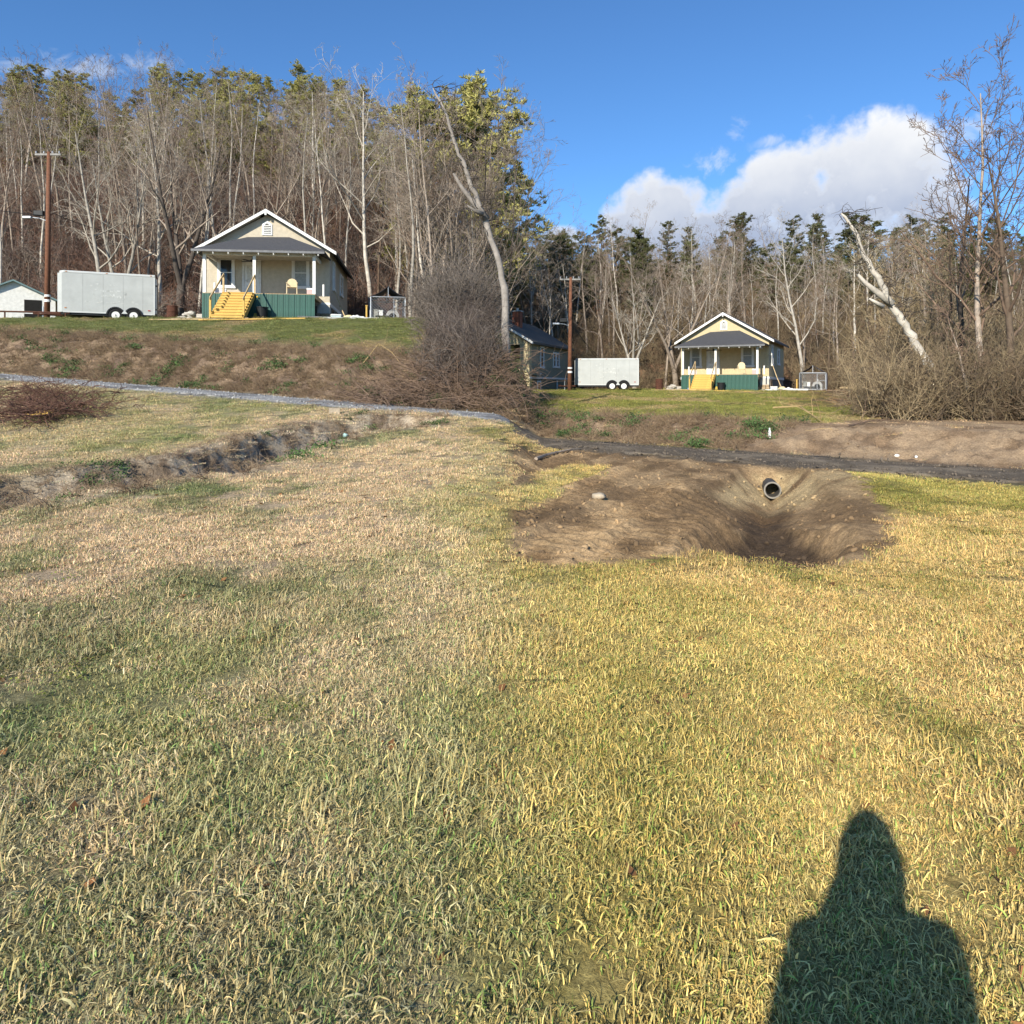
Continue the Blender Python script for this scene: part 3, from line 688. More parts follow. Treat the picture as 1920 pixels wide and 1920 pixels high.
def kennel(loc, rz, label, w=1.85, dp=2.4, hh=1.32):
    t = thing('dog_kennel', label, 'kennel', loc, rz, 'chain link dog kennels')
    for sx in (-1, 1):
        for y in (0, dp): MB().tube([(sx*w/2, y, -.05), (sx*w/2, y, hh)], .028, 8).build('post', M_metal, t)
        MB().tube([(sx*w/2, 0, hh), (sx*w/2, dp, hh)], .024, 7).build('rail', M_metal, t)
        MB().tube([(sx*w/2, 0, .08), (sx*w/2, dp, .08)], .02, 7).build('rail', M_metal, t)
    for y in (0, dp):
        MB().tube([(-w/2, y, hh), (w/2, y, hh)], .026, 7).build('rail', M_metal, t)
        MB().tube([(-w/2, y, .08), (w/2 if y else .25, y, .08)], .02, 7).build('rail', M_metal, t)
        MB().tube([(0, y, hh), (0, y, hh+.56)], .022, 7).build('king_post', M_metal, t)
    MB().tube([(0, 0, hh+.56), (0, dp, hh+.56)], .022, 7).build('ridge_pole', M_metal, t)
    # sagging roof cloth, front gable open
    for s in (-1, 1):
        mb = MB(); n = 6; vs = []; fs = []
        for j in range(n+1):
            for i in range(n+1):
                a, b = i/n, j/n; sag = .09*math.sin(math.pi*a)*(.6+.4*math.sin(math.pi*b*2+1))
                vs.append((s*(w/2+.03)*a, -.06+(dp+.12)*b, hh+.59-.57*a-sag))
        for j in range(n):
            for i in range(n): q = j*(n+1)+i; fs.append((q, q+1, q+n+2, q+n+1))
        mb.add(vs, fs); o = mb.build('roof_cloth', M_tarp, t, smooth=True); sd = o.modifiers.new('thickness', 'SOLIDIFY'); sd.thickness = .012
    # gate
    gx0, gx1 = .30, w/2-.05
    g = MB(); g.tube([(gx0, -.03, .10), (gx0, -.03, hh-.1), (gx1, -.03, hh-.1), (gx1, -.03, .10), (gx0, -.03, .10)], .02, 7); g = g.build('gate', M_metal, t)
    MB().tube([(gx0, -.03, hh*.55), (gx1, -.03, hh*.55)], .014, 6).build('gate_rail', M_metal, g)
    MB().box((gx0+.04, -.06, hh*.6), (.10, .04, .06)).build('latch', M_metal, g)
    mb = MB(); st = .16
    def wires(ax0, ax1, f):
        n = int((ax1-ax0+hh)/st)
        for k in range(n+1):
            for sg in (0, 1):
                a = ax0-hh+k*st; p0, p1 = (a, .06), (a+hh, hh)
                lo_, hi_ = max(ax0, a), min(ax1, a+hh)
                if hi_-lo_ < .03: continue
                q0, q1 = (lo_, lo_-a), (hi_, hi_-a)
                if sg: q0, q1 = (ax0+ax1-lo_, lo_-a), (ax0+ax1-hi_, hi_-a)
                mb.tube([f(*q0), f(*q1)], .004, 3, cap=False)
    wires(-w/2, w/2, lambda a, z: (a, 0, z)); wires(-w/2, w/2, lambda a, z: (a, dp, z))
    wires(0, dp, lambda a, z: (-w/2, a, z)); wires(0, dp, lambda a, z: (w/2, a, z))
    o = mb.build('chain_link', M_metal, t); o['kind'] = 'stuff'
    return t
def doghouse(loc, rz, label):
    t = thing('dog_house', label, 'dog house', loc, rz, 'dog houses inside the kennels')
    mb = MB(); pts = [(-.36, 0), (.36, 0)]+[(.36*math.cos(a), .38+.34*math.sin(a)) for a in np.linspace(0, math.pi, 9)]
    mb.prism(pts, 'y', 0, .8); mb.build('shell', mat('grey_plastic', (.36, .35, .33), .6), t, bevel=.02)
    MB().prism([(-.2, .05), (.2, .05)]+[(.2*math.cos(a), .32+.2*math.sin(a)) for a in np.linspace(0, math.pi, 9)], 'y', -.012, .02).build('doorway', M_dark, t)
def feed_bin(loc, rz, label, m, d=(.34, .34, .75)):
    t = thing('storage_bin', label, 'bin', loc, rz)
    MB().b2((-d[0]/2, -d[1]/2, 0), (d[0]/2, d[1]/2, d[2])).build('body', m, t, bevel=.02)
    MB().b2((-d[0]/2-.02, -d[1]/2-.02, d[2]+.002), (d[0]/2+.02, d[1]/2+.02, d[2]+.06)).build('lid', m, t, bevel=.01)
def slab(loc, rz, label, d, m, cat='panel', name='wall_panel', tilt=0):
    # a sheet with a frame edge lying on the ground
    t = thing(name, label, cat, loc+Vector((0, 0, .03)), rz); t.rotation_euler = (tilt, 0, rz)
    MB().b2((-d[0]/2, -d[1]/2, 0), (d[0]/2, d[1]/2, d[2])).build('sheet', m, t)
    for s in (-1, 1): MB().b2((-d[0]/2, s*d[1]/2-.025, d[2]+.001), (d[0]/2, s*d[1]/2+.025, d[2]+.022)).build('edge_strip', m, t)
def rubble(loc, label, seed, n, r, m, name='rubble_heap', cat='heap', zsc=.6):
    rng = random.Random(seed); t = thing(name, label, cat, loc)
    for k in range(n):
        a, q = rng.uniform(0, 6.28), rng.random()**.6; s = r*rng.uniform(.25, .5)*(1.15-.5*q)
        rock_mesh(rng, s).build('chunk', m, t, (r*q*math.cos(a), .6*r*q*math.sin(a), zsc*r*(1-q)**1.2))
def rock_mesh(rng, s):
    import bmesh
    bm = bmesh.new(); bmesh.ops.create_icosphere(bm, subdivisions=2, radius=1)
    ph = [rng.uniform(0, 6) for _ in range(6)]; sc = (rng.uniform(.8, 1.25), rng.uniform(.7, 1.1), rng.uniform(.5, .8))
    mb = MB(); vs = []
    for v in bm.verts:
        p = v.co; f = 1+.16*math.sin(3*p.x+ph[0])+.14*math.sin(4*p.y+ph[1])+.12*math.sin(5*p.z+ph[2]+p.x*2)
        vs.append((p.x*f*s*sc[0], p.y*f*s*sc[1], p.z*f*s*sc[2]))
    mb.add(vs, [[q.index for q in f.verts] for f in bm.faces]); bm.free(); return mb

for H, wd in ((HL, 'left'), (HR, 'right')):
    big = 'larger left bungalow' if wd == 'left' else 'smaller right bungalow'
    plastic_chair(hloc(H, 1.62, -1.75, 1.22), H['rz']+R(8), f'cream plastic chair on the porch of the {big}')
    fan(H, f'black ceiling fan under the porch roof of the {big}')
    cooler(hloc(H, 2.55, -1.6, 1.22), H['rz'], f'pinkish cooler by the right porch post of the {big}', (.55, .36, .34), (.34, .3, .4))
    cooler(hloc(H, -2.05, -1.5, 1.22), H['rz']+.2, f'white cooler at the left end of the porch of the {big}', (.6, .58, .60), (.55, .35, .32))
    cooler(hloc(H, -.85, -.5, 1.22), H['rz']+.05, f'low white box before the front door of the {big}', (.66, .62, .66), (.62, .35, .26))
    bucket(hloc(H, .34, -2.9), f'black bucket beside the yellow steps of the {big}', .30, .62)
    broom(hloc(H, .02, -2.85), f'broom leaning on the green skirt of the {big}', H['rz'])
    paint_cans(hloc(H, -1.95, -3.4), f'paint can at the foot of the yellow steps of the {big}')
    ladder(H, f'pale board leaning on the side wall of the {big}')
    c0 = hloc(H, -3.6, -1.5)
    planks(hloc(H, -.5, -5.2), H['rz'], [f'long yellow board lying in front of the {big}', f'brown board lying in front of the steps of the {big}', f'yellow board lying nearest the heap by the {big}'],
           [(.9, 0, 4.9, .14, .05, 1.5), (-1.2, .55, 3.6, .14, .05, -2), (-2.2, .25, 3.4, .14, .05, -1)], [M_newwood, M_oldwood, M_palewood])
    rubble(hloc(H, -3.55, -1.2), f'pale heap of broken concrete at the left corner of the {big}', 5, 14, .75, mat('pale_rubble', (.46, .42, .36), .95, .2, 6, .5, 12))

# ---- yard clutter to the right of each bungalow
def clutter(wd, P, Y, big):
    sc = 1 if wd == 'left' else 1
    kx = P['kennel']; l = at(kx, Y['kennel']); rz = P['rz']
    kennel(l, rz, f'chain link dog kennel with dark cloth roof right of the {big}')
    c, s_ = math.cos(rz), math.sin(rz)
    off = lambda p, x, y: Vector((p.x+c*x-s_*y, p.y+s_*x+c*y, hz(p.x+c*x-s_*y, p.y+s_*x+c*y)))
    doghouse(off(l, .28, .9), rz, f'grey dog house with dark doorway in the kennel right of the {big}')
    feed_bin(off(l, -.35, 1.3), rz, f'white upright bin in the kennel right of the {big}', M_foam, (.22, .22, .62))
    feed_bin(off(l, -.62, 1.5), rz, f'grey upright bin in the kennel right of the {big}', mat('grey_bin', (.30, .30, .27), .6), (.22, .22, .66))
    feed_bin(off(l, -.28, .35), rz, f'low black tub in the kennel right of the {big}', M_black, (.75, .35, .26))
    # loose panels and insulation
    slab(off(l, -3.3, -1.3), rz+.05, f'grey sheet lying at the corner of the {big}', (2.6, .9, .05), mat('grey_sheet', (.26, .26, .27), .8), tilt=R(2))
    slab(off(l, -2.9, -2.1), rz-.03, f'narrow white panel on the grass by the {big}', (1.1, .45, .04), M_foam, tilt=R(3))
    slab(off(l, -1.1, -1.8), rz+.04, f'white panel on the grass before the kennel of the {big}', (1.7, .7, .05), M_foam, tilt=R(4))
    rubble(off(l, -2.0, -.2), f'heap of yellow insulation scraps beside the kennel of the {big}', 8, 9, .62, M_yellowfoam, 'insulation_heap', 'heap', .35)
    rubble(off(l, -1.7, -.9), f'scattered white foam scraps before the kennel of the {big}', 9, 8, .6, M_foam, 'foam_scraps', 'scraps', .1)
    cooler(off(l, -2.75, -.35), rz+.2, f'pale blue foam box between the kennel and the {big}', (.55, .66, .66), (.5, .35, .3))
    feed_bin(off(l, -1.15, .5), rz, f'tall yellow offcut standing left of the kennel of the {big}', M_newwood, (.09, .07, .8))
    # lumber stack
    t = thing('lumber_stack', f'stack of weathered planks at the edge of the brush right of the {big}', 'lumber', off(l, 3.0, -.2), rz)
    rng = random.Random(12 if wd == 'left' else 13)
    for k in range(4): MB().box((-.9+.6*k, 0, .06), (.1, 1.0, .1)).build('bearer', M_oldwood, t)
    for lay in range(3):
        for j in range(4):
            L = rng.uniform(1.9, 2.6); MB().box((rng.uniform(-.25, .25), -.36+.24*j, .145+.055*lay), (L, .22, .045), rz=rng.uniform(-.03, .03)).build('plank', rng.choice([M_oldwood, M_palewood]), t)
    MB().box((-1.3, -.7, .03), (1.6, .18, .04), rz=.2).build('plank', M_oldwood, t)
clutter('left', dict(kennel=728, rz=R(12)), dict(kennel=39.0), 'larger left bungalow')
clutter('right', dict(kennel=1524, rz=R(-25)), dict(kennel=54.2), 'smaller right bungalow')

# ------------------------------------------------------------ cargo trailers
def trailer(loc, rz, label, L=5.1, dooropen=True, z1=2.40):
    t = thing('cargo_trailer', label, 'trailer', loc, rz, 'white box trailers')
    W, z0 = 2.1, .42; hx = L/2
    # body with rounded front corner (left end) as an extruded plan
    plan = [(-hx+.02, .25), (-hx+.02, W-.25), (-hx+.25, W), (hx, W), (hx, 0), (-hx+.25, 0)]
    MB().prism(plan, 'z', z0, z1-.13).build('box_body', M_trailer, t)
    capp = [(-hx+.10, .27), (-hx+.10, W-.27), (-hx+.30, W+.012), (hx+.012, W+.012), (hx+.012, -.012), (-hx+.30, -.012)]
    MB().prism(capp, 'z', z1-.13, z1).build('roof_cap', M_trailcap, t, bevel=.03)
    MB().b2((-hx+.3, -.008, z0-.02), (hx, -.002, z0+.05)).build('bottom_rail', M_trailcap, t)
    MB().b2((hx-.06, -.010, z0+.052), (hx+.006, -.002, z1-.135)).build('corner_post', M_trailcap, t)
    for k in range(1, 5): MB().b2((-hx+.25+k*.95, -.004, z0+.06), (-hx+.262+k*.95, -.001, z1-.14)).build('panel_seam', mat('seam_grey', (.27, .27, .26), .6), t)  # panel seams in a darker grey than the skin
    # faded lettering blobs of a removed sign
    rng = random.Random(4); mb = MB()
    def blot(x, z, rx, rz_):
        n = 12; ph = rng.uniform(0, 6)
        pts = [(x+rx*(1+.22*math.sin(3*a+ph))*math.cos(a), z+rz_*(1+.22*math.cos(2*a+ph))*math.sin(a)) for a in np.linspace(0, 2*math.pi, n, endpoint=False)]
        mb.prism(pts, 'y', -.0055, -.003)
    for a in np.linspace(0, 2*math.pi, 34): blot(.15+.75*math.cos(a), 1.46+.48*math.sin(a), .06, .028) if rng.random() < .7 else None
    for k in range(11): blot(-.25+.085*k+rng.uniform(-.02, .02), 1.62+rng.uniform(-.03, .03), .045, .05)
    for k in range(12): blot(-.22+.08*k, 1.36+rng.uniform(-.05, .05), .05, .06)
    for k in range(16): blot(-.95+.17*k, 1.0+rng.uniform(-.02, .02), .085, .022) if rng.random() < .75 else None
    blot(-.72, 1.87, .07, .05); blot(-.45, 1.97, .08, .04); blot(1.25, 1.08, .08, .05)
    mb.build('faded_sign', M_faded, t)['kind'] = 'stuff'
    # underframe and wheels
    MB().b2((-hx+.2, .06, z0-.13), (hx, W-.06, z0-.005)).build('underframe', M_black, t)
    fx = .42
    for x in (fx, fx+.86):
        w = bpy.data.objects.new('wheel', None); COL.objects.link(w); w.parent = t; w.location = (x, .055, .335)
        MB().lathe([(.20, -.11), (.30, -.115), (.335, -.08), (.335, .08), (.30, .115), (.20, .11)], k=28, axis='y', cap=False).build('tyre', M_rubber, w, smooth=False)
        MB().lathe([(.21, -.10), (.205, -.085), (.17, -.075), (.14, -.09), (.075, -.085), (.07, -.11), (.035, -.112)], k=24, axis='y').build('rim', M_white, w)
        MB().lathe([(.03, -.135), (.032, -.112)], k=10, axis='y').build('hub_cap', M_black, w)
        for k in range(6):
            a = k*math.pi/3; MB().box((.125*math.cos(a), -.092, .125*math.sin(a)), (.035, .01, .035), ry=-a).build('rim_hole', M_black, w)
        for yy in (W-.12,):
            MB().lathe([(.20, -.11), (.335, -.08), (.335, .08), (.20, .11)], (x, yy, .335), 20, 'y').build('far_tyre', M_rubber, t)
    # arched fender with dark well behind
    for kx in (0, 1):
        x = fx+.86*kx; n = 14
        mb = MB()
        ang = np.linspace(math.pi*(.02), math.pi*(.98), n)
        vs = [(x+r*math.cos(a), y, .335+r*math.sin(a)) for r in (.385, .455) for y in (-.05, .10) for a in ang]
        fs = []
        for i in range(n-1):
            fs += [(i, i+1, n+i+1, n+i), (2*n+i, 3*n+i, 3*n+i+1, 2*n+i+1), (i, 2*n+i, 2*n+i+1, i+1), (n+i, n+i+1, 3*n+i+1, 3*n+i)]
        mb.add(vs, fs); mb.build('fender', M_black, t)
        mb = MB(); pts = [(x+.39*math.cos(a), .335+.39*math.sin(a)) for a in np.linspace(0, math.pi, 14)]
        mb.prism(pts, 'y', -.012, -.006); mb.build('wheel_well', M_dark, t)
    MB().prism([(fx+.28, .42), (fx+.58, .42), (fx+.43, .62)], 'y', -.055, -.02).build('fender_web', M_trailcap, t)
    for s in (0, 1):
        x = fx-.40 if s == 0 else fx+1.30
        MB().b2((x-.02, -.04, .20), (x+.02, .02, .45)).build('mud_flap', M_rubber, t)
    # tongue, coupler, jack
    MB().tube([(-hx+.4, .35, z0-.08), (-hx-1.0, W/2, z0-.08)], .045, 4).build('tongue_rail', M_rust, t)
    MB().tube([(-hx+.4, W-.35, z0-.08), (-hx-1.0, W/2, z0-.08)], .045, 4).build('tongue_rail', M_rust, t)
    MB().box((-hx-1.08, W/2, z0-.05), (.26, .1, .1)).build('coupler', M_rust, t)
    MB().tube([(-hx-.75, W/2, .0), (-hx-.75, W/2, .75)], .035, 8).build('jack', M_metal, t)
    MB().box((hx-.28, -.014, z0+.22), (.12, .02, .05)).build('marker_lamp', M_red, t)
    MB().box((-hx+.42, -.014, z0+.22), (.09, .02, .04)).build('marker_lamp', M_orange, t)
    for x in (-hx+.45, 0, hx-.2): MB().box((x, -.022, z1-.06), (.08, .02, .03)).build('clearance_lamp', M_orange, t)
    # rear door ajar
    if dooropen:
        d = MB().b2((hx+.02, .03, z0+.06), (hx+.07, W-.03, z1-.22)).build('rear_door', mat('grey_door_skin', (.28, .31, .33), .5), t)
        for zz in (z0+.3, z1-.6): MB().box((hx+.05, .015, zz), (.14, .03, .08)).build('hinge', M_black, d)
    else:
        for zz in (z0+.25, 1.2, z1-.3): MB().box((hx+.02, .02, zz), (.03, .05, .12)).build('hinge', M_black, t)
    return t
pL = at(198, 38.6); trailer(Vector((pL.x-.04, pL.y+.18, pL.z-.02)), R(24), 'large white box trailer beside the utility pole left of the larger bungalow', 4.65, True, 2.62)
pR = at(1137, 53.5); trailer(pR, R(-6), 'white box trailer between the grey neighbour house and the smaller bungalow', 4.75, False)

def barrel(loc, label):
    t = thing('steel_barrel', label, 'barrel', loc)
    prof = [(.28, 0)]
    for k in range(3):
        z = .02+.29*k; prof += [(.285, z), (.285, z+.25), (.30, z+.27)]
    prof += [(.285, .88), (.27, .88), (.265, .5)]
    MB().lathe(prof, k=22).build('drum', M_rust, t)
    MB().lathe([(.288, .86), (.298, .87), (.298, .89), (.288, .9)], k=22).build('rim_ring', M_rust, t)
barrel(at(323, 40.0), 'rusty burn barrel between the large trailer and the larger bungalow')
barrel(at(1236, 57.0), 'rusty burn barrel between the smaller trailer and the smaller bungalow')

# ------------------------------------------------------------ utility poles
def utility_pole(base, top_z, label, lean, lamp_z, wires):
    t = thing('utility_pole', label, 'pole', base)
    H_ = top_z-base.z
    MB().tube([(0, 0, -.3), (lean*.5, 0, H_*.5), (lean, 0, H_)], [.16, .135, .105], 12).build('shaft', M_pole, t, smooth=True)
    MB().box((lean-.05, 0, H_-.15), (1.5, .09, .11)).build('crossarm', mat('grey_crossarm', (.26, .25, .23), .8), t)
    for x in (-.7, -.25, .25, .65): MB().lathe([(.02, 0), (.045, .03), (.03, .07), (.045, .1), (.02, .15)], (lean-.05+x, 0, H_-.09), 10).build('insulator', M_metal, t)
    f = lamp_z-base.z; lx = lean*f/H_
    MB().tube([(lx, 0, f-.15), (lx-.45, -.1, f+.0), (lx-.85, -.2, f+.03)], .025, 7).build('lamp_arm', M_metal, t)
    MB().box((lx-1.05, -.24, f+.02), (.5, .2, .13)).build('lamp_head', M_metal, t, bevel=.03)
    MB().box((lx-.5, -.05, f+.3), (.55, .22, .3)).build('equipment_box', M_black, t, bevel=.03)
    MB().lathe([(.17, 0), (.17, .14)], (lean*.3, 0, 1.3), 12).build('warning_band', M_foam, t)
    MB().lathe([(.168, 0), (.168, .12)], (lean*.3, 0, 1.6), 12).build('warning_band', M_foam, t)
    for k, (z, q) in enumerate(wires):
        z -= base.z; a = Vector((lean*z/H_, 0, z)); b = Vector(q)-base
        n = 14; sag = .02*(b-a).length
        MB().tube([a+(b-a)*i/n-Vector((0, 0, sag*4*(i/n)*(1-i/n))) for i in range(n+1)], .02, 4).build('wire', M_wire, t)
bl = at(88, 42.0)
utility_pole(bl, zray(285, 42), 'reddish brown utility pole in front of the large left trailer', .12, zray(410, 42), [(zray(395, 42), at(250, 60)+Vector((0, 0, 3))), (zray(405, 42), Vector((-45, 30, 13)))])
br_ = at(1068, 52.6)
utility_pole(br_, zray(520, 52.6), 'reddish brown utility pole between the grey neighbour house and its trailer', .08, zray(608, 52.6), [(zray(600, 52.6), Vector((8.6, 66, 3.4))), (zray(606, 52.6), Vector((9.3, 66, 3.2)))])

# ------------------------------------------------------------ neighbour house (right) and white shed (far left)
def neighbour():
    Yn = 55.0; c = at(993, Yn); phi = R(20)
    t = thing('neighbour_house', 'grey green stucco house with red brick chimney behind the brush edge', 'house', (c.x, c.y, 1.22), -phi)
    W, L, EV = 6.6, 11.0, 3.95; RG = EV+1.95
    M_gs = mat('grey_green_stucco', (.27, .26, .19), .9, .18, 2.5, .35, 60)
    # origin at the front right corner: x in [-W,0], y in [0,L]
    MB().prism([(-W, 1.15), (0, 1.15), (0, EV), (-W/2, RG-.1), (-W, EV)], 'y', 1.9, L).build('wall', M_gs, t)
    MB().b2((-W+.03, 1.95, -1.5), (-.03, L-.03, 1.0)).build('foundation', mat('grey_green_base', (.19, .185, .13), .95, .2, 3, .4, 20), t)
    MB().b2((-W-.03, 1.87, 1.0), (.05, L+.03, 1.15)).build('white_band', M_white, t)
    # front porch recess in cream
    MB().prism([(-W, EV-.35), (0, EV-.35), (0, EV), (-W/2, RG-.1), (-W, EV)], 'y', 0, .18).build('front_gable', M_stucco, t)
    for x in (-.78, -W): MB().b2((x, 0, -1.2), (x+.78, .5, EV-.352)).build('porch_pillar', M_stucco, t)
    MB().b2((-W+.79, .02, 1.0), (-.79, .2, 1.75)).build('porch_wall', M_stucco, t)
    MB().b2((-W+.79, .2, .85), (-.79, 1.88, 1.0)).build('porch_floor', M_deck, t)
    MB().b2((-W+.1, .0, .99), (.04, .52, 1.14)).build('white_band', M_white, t)
    MB().b2((-W+.8, .6, -1.2), (-.8, .7, .84)).build('under_porch', M_dark, t)
    MB().b2((-.02, .5, 1.3), (0, 1.89, EV)).build('porch_side', M_gs, t)
    sl = (RG-EV)/(W/2)
    for s in (-1, 1):
        e = W/2+.4
        p = [(-W/2, RG), (-W/2+s*e, RG-sl*e), (-W/2+s*e, RG-sl*e+.1), (-W/2, RG+.12)]
        MB().prism(p, 'y', -.35, L+.3).build('roof', mat('brown_grey_shingles', (.10, .095, .088), .95, .2, 12, .5, 50), t)
        p = [(-W/2, RG-.12), (-W/2+s*(e+.01), RG-sl*e-.12), (-W/2+s*(e+.01), RG-sl*e+.07), (-W/2, RG+.08)]
        MB().prism(p, 'y', -.385, -.355).build('rake_board', M_white, t)
        MB().b2((-W/2+s*e, -.35, RG-sl*e-.08), (-W/2+s*(e+.03), L+.3, RG-sl*e+.06)).build('gutter', mat('dark_gutter', (.08, .078, .07), .7), t)
    ch = MB(); ch.b2((-W/2-.15+.9, 3.2, RG-.9), (-W/2+1.40, 3.8, RG+.62)); ch = ch.build('chimney', M_brick, t)
    MB().b2((-W/2+.70, 3.15, RG+.622), (-W/2+1.45, 3.85, RG+.70)).build('chimney_cap', M_block, ch)
    MB().lathe([(.11, 0), (.11, .22), (.14, .24)], (-W/2+1.07, 3.5, RG+.70), 12).build('flue', M_block, ch)
    window(t, 'window', (0, 3.1, 2.75), .95, 1.7, 'x', 1, M_glass)
    window(t, 'window', (0, 6.6, 2.65), .85, 1.25, 'x', 1, M_glass); window(t, 'window', (0, 7.55, 2.65), .85, 1.25, 'x', 1, M_glass)
    d = MB().b2((-.01, 1.98, -.5), (.012, 2.65, .72)).build('cellar_door', M_dark, t)
    for y0, y1, a, b in ((1.86, 1.98, -.5, .86), (2.65, 2.77, -.5, .86), (1.98, 2.65, .72, .84)): MB().b2((-.01, y0, a), (.045, y1, b)).build('frame', M_white, d)
    MB().tube([(.12, 7.0, -.3), (.12, 7.0, .9)], .05, 8).build('white_pipe', M_white, t)
    MB().tube([(.10, 2.3, 1.3), (.22, 2.2, 1.42)], .06, 8).build('flood_lamp', M_white, t)
    # round-backed porch seat showing over the porch wall
    p = thing('porch_seat', 'white round backed seat on the porch of the grey green house', 'seat', t.matrix_basis @ Vector((-1.0, .9, 1.0)), -phi)
    MB().box((0, 0, .42), (.5, .45, .05)).build('seat', M_white, p)
    MB().prism([(.28*math.cos(a), .75+.28*math.sin(a)) for a in np.linspace(0, 2*math.pi, 16, endpoint=False)], 'y', .18, .22).build('backrest', M_white, p)
    for x in (-.2, .2):
        for y in (-.18, .18): MB().tube([(x, y, 0), (x, y, .4)], .02, 6).build('leg', M_white, p)
neighbour()
def shed():
    c = at(104, 47.0); t = thing('white_shed', 'white painted outbuilding with green grey metal roof behind the left utility pole', 'shed', (c.x, c.y, c.z-.1), R(28))
    Mr = mat('green_grey_metal_roof', (.13, .20, .20), .5, .15, 4, spec=.5)
    W, L, EV = 4.5, 6.0, 1.9
    MB().prism([(-W, 0), (0, 0), (0, EV), (-W/2, EV+1.1), (-W, EV)], 'y', 0, L).build('wall', M_whiteworn, t)
    for s in (-1, 1):
        MB().prism([(-W/2, EV+1.1), (-W/2+s*(W/2+.35), EV-.17), (-W/2+s*(W/2+.35), EV-.08), (-W/2, EV+1.2)], 'y', -.3, L+.3).build('roof', Mr, t)
    for z in (.25, 1.15): MB().b2((-1.7, -.02, z), (-.75, -.005, z+.72)).build('opening', M_dark, t)
    MB().b2((.004, .9, .9), (.02, 2.0, 1.6)).build('window', M_glass, t)
    MB().b2((.02, .85, .82), (.05, 2.05, .9)).build('sill', M_white, t)
shed()
# rusty railing running from the left pole
t = thing('pipe_rail', 'low rusty pipe rail at the foot of the left utility pole', 'rail', at(84, 37.9), R(10))
MB().tube([(-2.2, 0, .42), (1.2, 0, .40)], .045, 8).build('rail', M_rust, t)
for x in (-1.9, -.3, 1.0): MB().tube([(x, 0, -.2), (x, 0, .42)], .04, 8).build('post', M_rust, t)

# ------------------------------------------------------------ culvert
def culvert():
    p = at(1446, 13.72); z = zray(916, 13.72)
    t = thing('culvert_pipe', 'grey corrugated culvert pipe opening at the head of the new ditch', 'pipe', (p.x, p.y, z), R(-14))
    prof = []; n = 26
    for k in range(n+1):
        y = -.22+1.3*k/n; prof.append((.142+(.008 if k % 2 else 0), y))
    mb = MB(); K = 28; vs = []
    for r, y in prof: vs += [(r*math.cos(2*math.pi*j/K), y, r*math.sin(2*math.pi*j/K)) for j in range(K)]
    for r, y in prof[::-1]: vs += [((r-.022)*math.cos(2*math.pi*j/K), y, (r-.022)*math.sin(2*math.pi*j/K)) for j in range(K)]
    m = 2*len(prof); fs = [(i*K+j, ((i+1) % m)*K+j, ((i+1) % m)*K+(j+1) % K, i*K+(j+1) % K) for i in range(m) for j in range(K)]
    mb.add(vs, fs); mb.build('barrel', mat('culvert_inner_shade', (.055, .05, .045), .7, .2, 6), t, smooth=False)  # near-black barrel: the shade inside the pipe is put into its colour
    MB().lathe([(.132, -.20), (.132, -.245), (.158, -.245), (.158, -.20), (.132, -.20)], k=28, axis='y', cap=False).build('rim', mat('grey_culvert_rim', (.24, .22, .185), .7), t)
    MB().lathe([(.126, .55), (.126, .6)], k=20, axis='y').build('dark_end', M_dark, t)  # black disc added for the darkness down the pipe
    return t
culvert()

# ------------------------------------------------------------ trees
def bark(name, c, var=.3): return random_tint(mat(name, c, .95, var, 3, .5, 18, spec=.1), .3)
B_pale = bark('pale_bark', (.42, .38, .32)); B_grey = bark('grey_bark', (.29, .235, .185)); B_brown = bark('brown_bark', (.13, .095, .068)); B_dark = bark('dark_bark', (.075, .062, .052))
T_grey = bark('grey_twigs', (.285, .23, .18)); T_brown = bark('brown_twigs', (.19, .13, .092)); T_pale = bark('pale_twigs', (.42, .37, .30)); T_straw = bark('straw_twigs', (.30, .23, .135))
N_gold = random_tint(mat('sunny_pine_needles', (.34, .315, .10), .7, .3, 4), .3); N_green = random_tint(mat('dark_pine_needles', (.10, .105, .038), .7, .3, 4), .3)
L_rust = random_tint(mat('dead_beech_leaves', (.20, .095, .045), .9, .3, 5), .3)

class Tubes:
    """collects many tapering tubes and builds them in batches with numpy"""
    def __init__(s): s.B = {}; s.Q = []
    def tube(s, P, r, k): s.B.setdefault((len(P), k), []).append((P, r))
    def quads(s, V): s.Q.append(np.asarray(V))
    def mesh(s, name, m):
        Vs, Fs, n0 = [], [], 0
        for (n, k), L in s.B.items():
            P = np.array([p for p, r in L], float); r = np.array([q for p, q in L], float); M = len(L)
            d = np.gradient(P, axis=1); d /= np.linalg.norm(d, axis=2, keepdims=True)+1e-9
            a = np.where(np.abs(d[:, :1, 2:]) < .9, np.array((0, 0, 1.)), np.array((1., 0, 0)))
            x = np.cross(d, np.broadcast_to(a, d.shape)); x /= np.linalg.norm(x, axis=2, keepdims=True)+1e-9; y = np.cross(d, x)
            t = np.arange(k)*2*math.pi/k
            V = P[:, :, None]+(x[:, :, None]*np.cos(t)[None, None, :, None]+y[:, :, None]*np.sin(t)[None, None, :, None])*r[:, :, None, None]
            i = np.arange(n-1)[:, None]*k; j = np.arange(k)[None]; j2 = (j+1) % k
            F = np.stack([i+j, i+j2, i+k+j2, i+k+j], -1).reshape(1, -1, 4)+np.arange(M)[:, None, None]*n*k
            Vs.append(V.reshape(-1, 3)); Fs.append(F.reshape(-1, 4)+n0); n0 += M*n*k
        for Q in s.Q:
            Vs.append(Q.reshape(-1, 3)); Fs.append(np.arange(len(Q)*4).reshape(-1, 4)+n0); n0 += len(Q)*4
        return np_mesh(name, np.vstack(Vs), np.vstack(Fs), m, True)
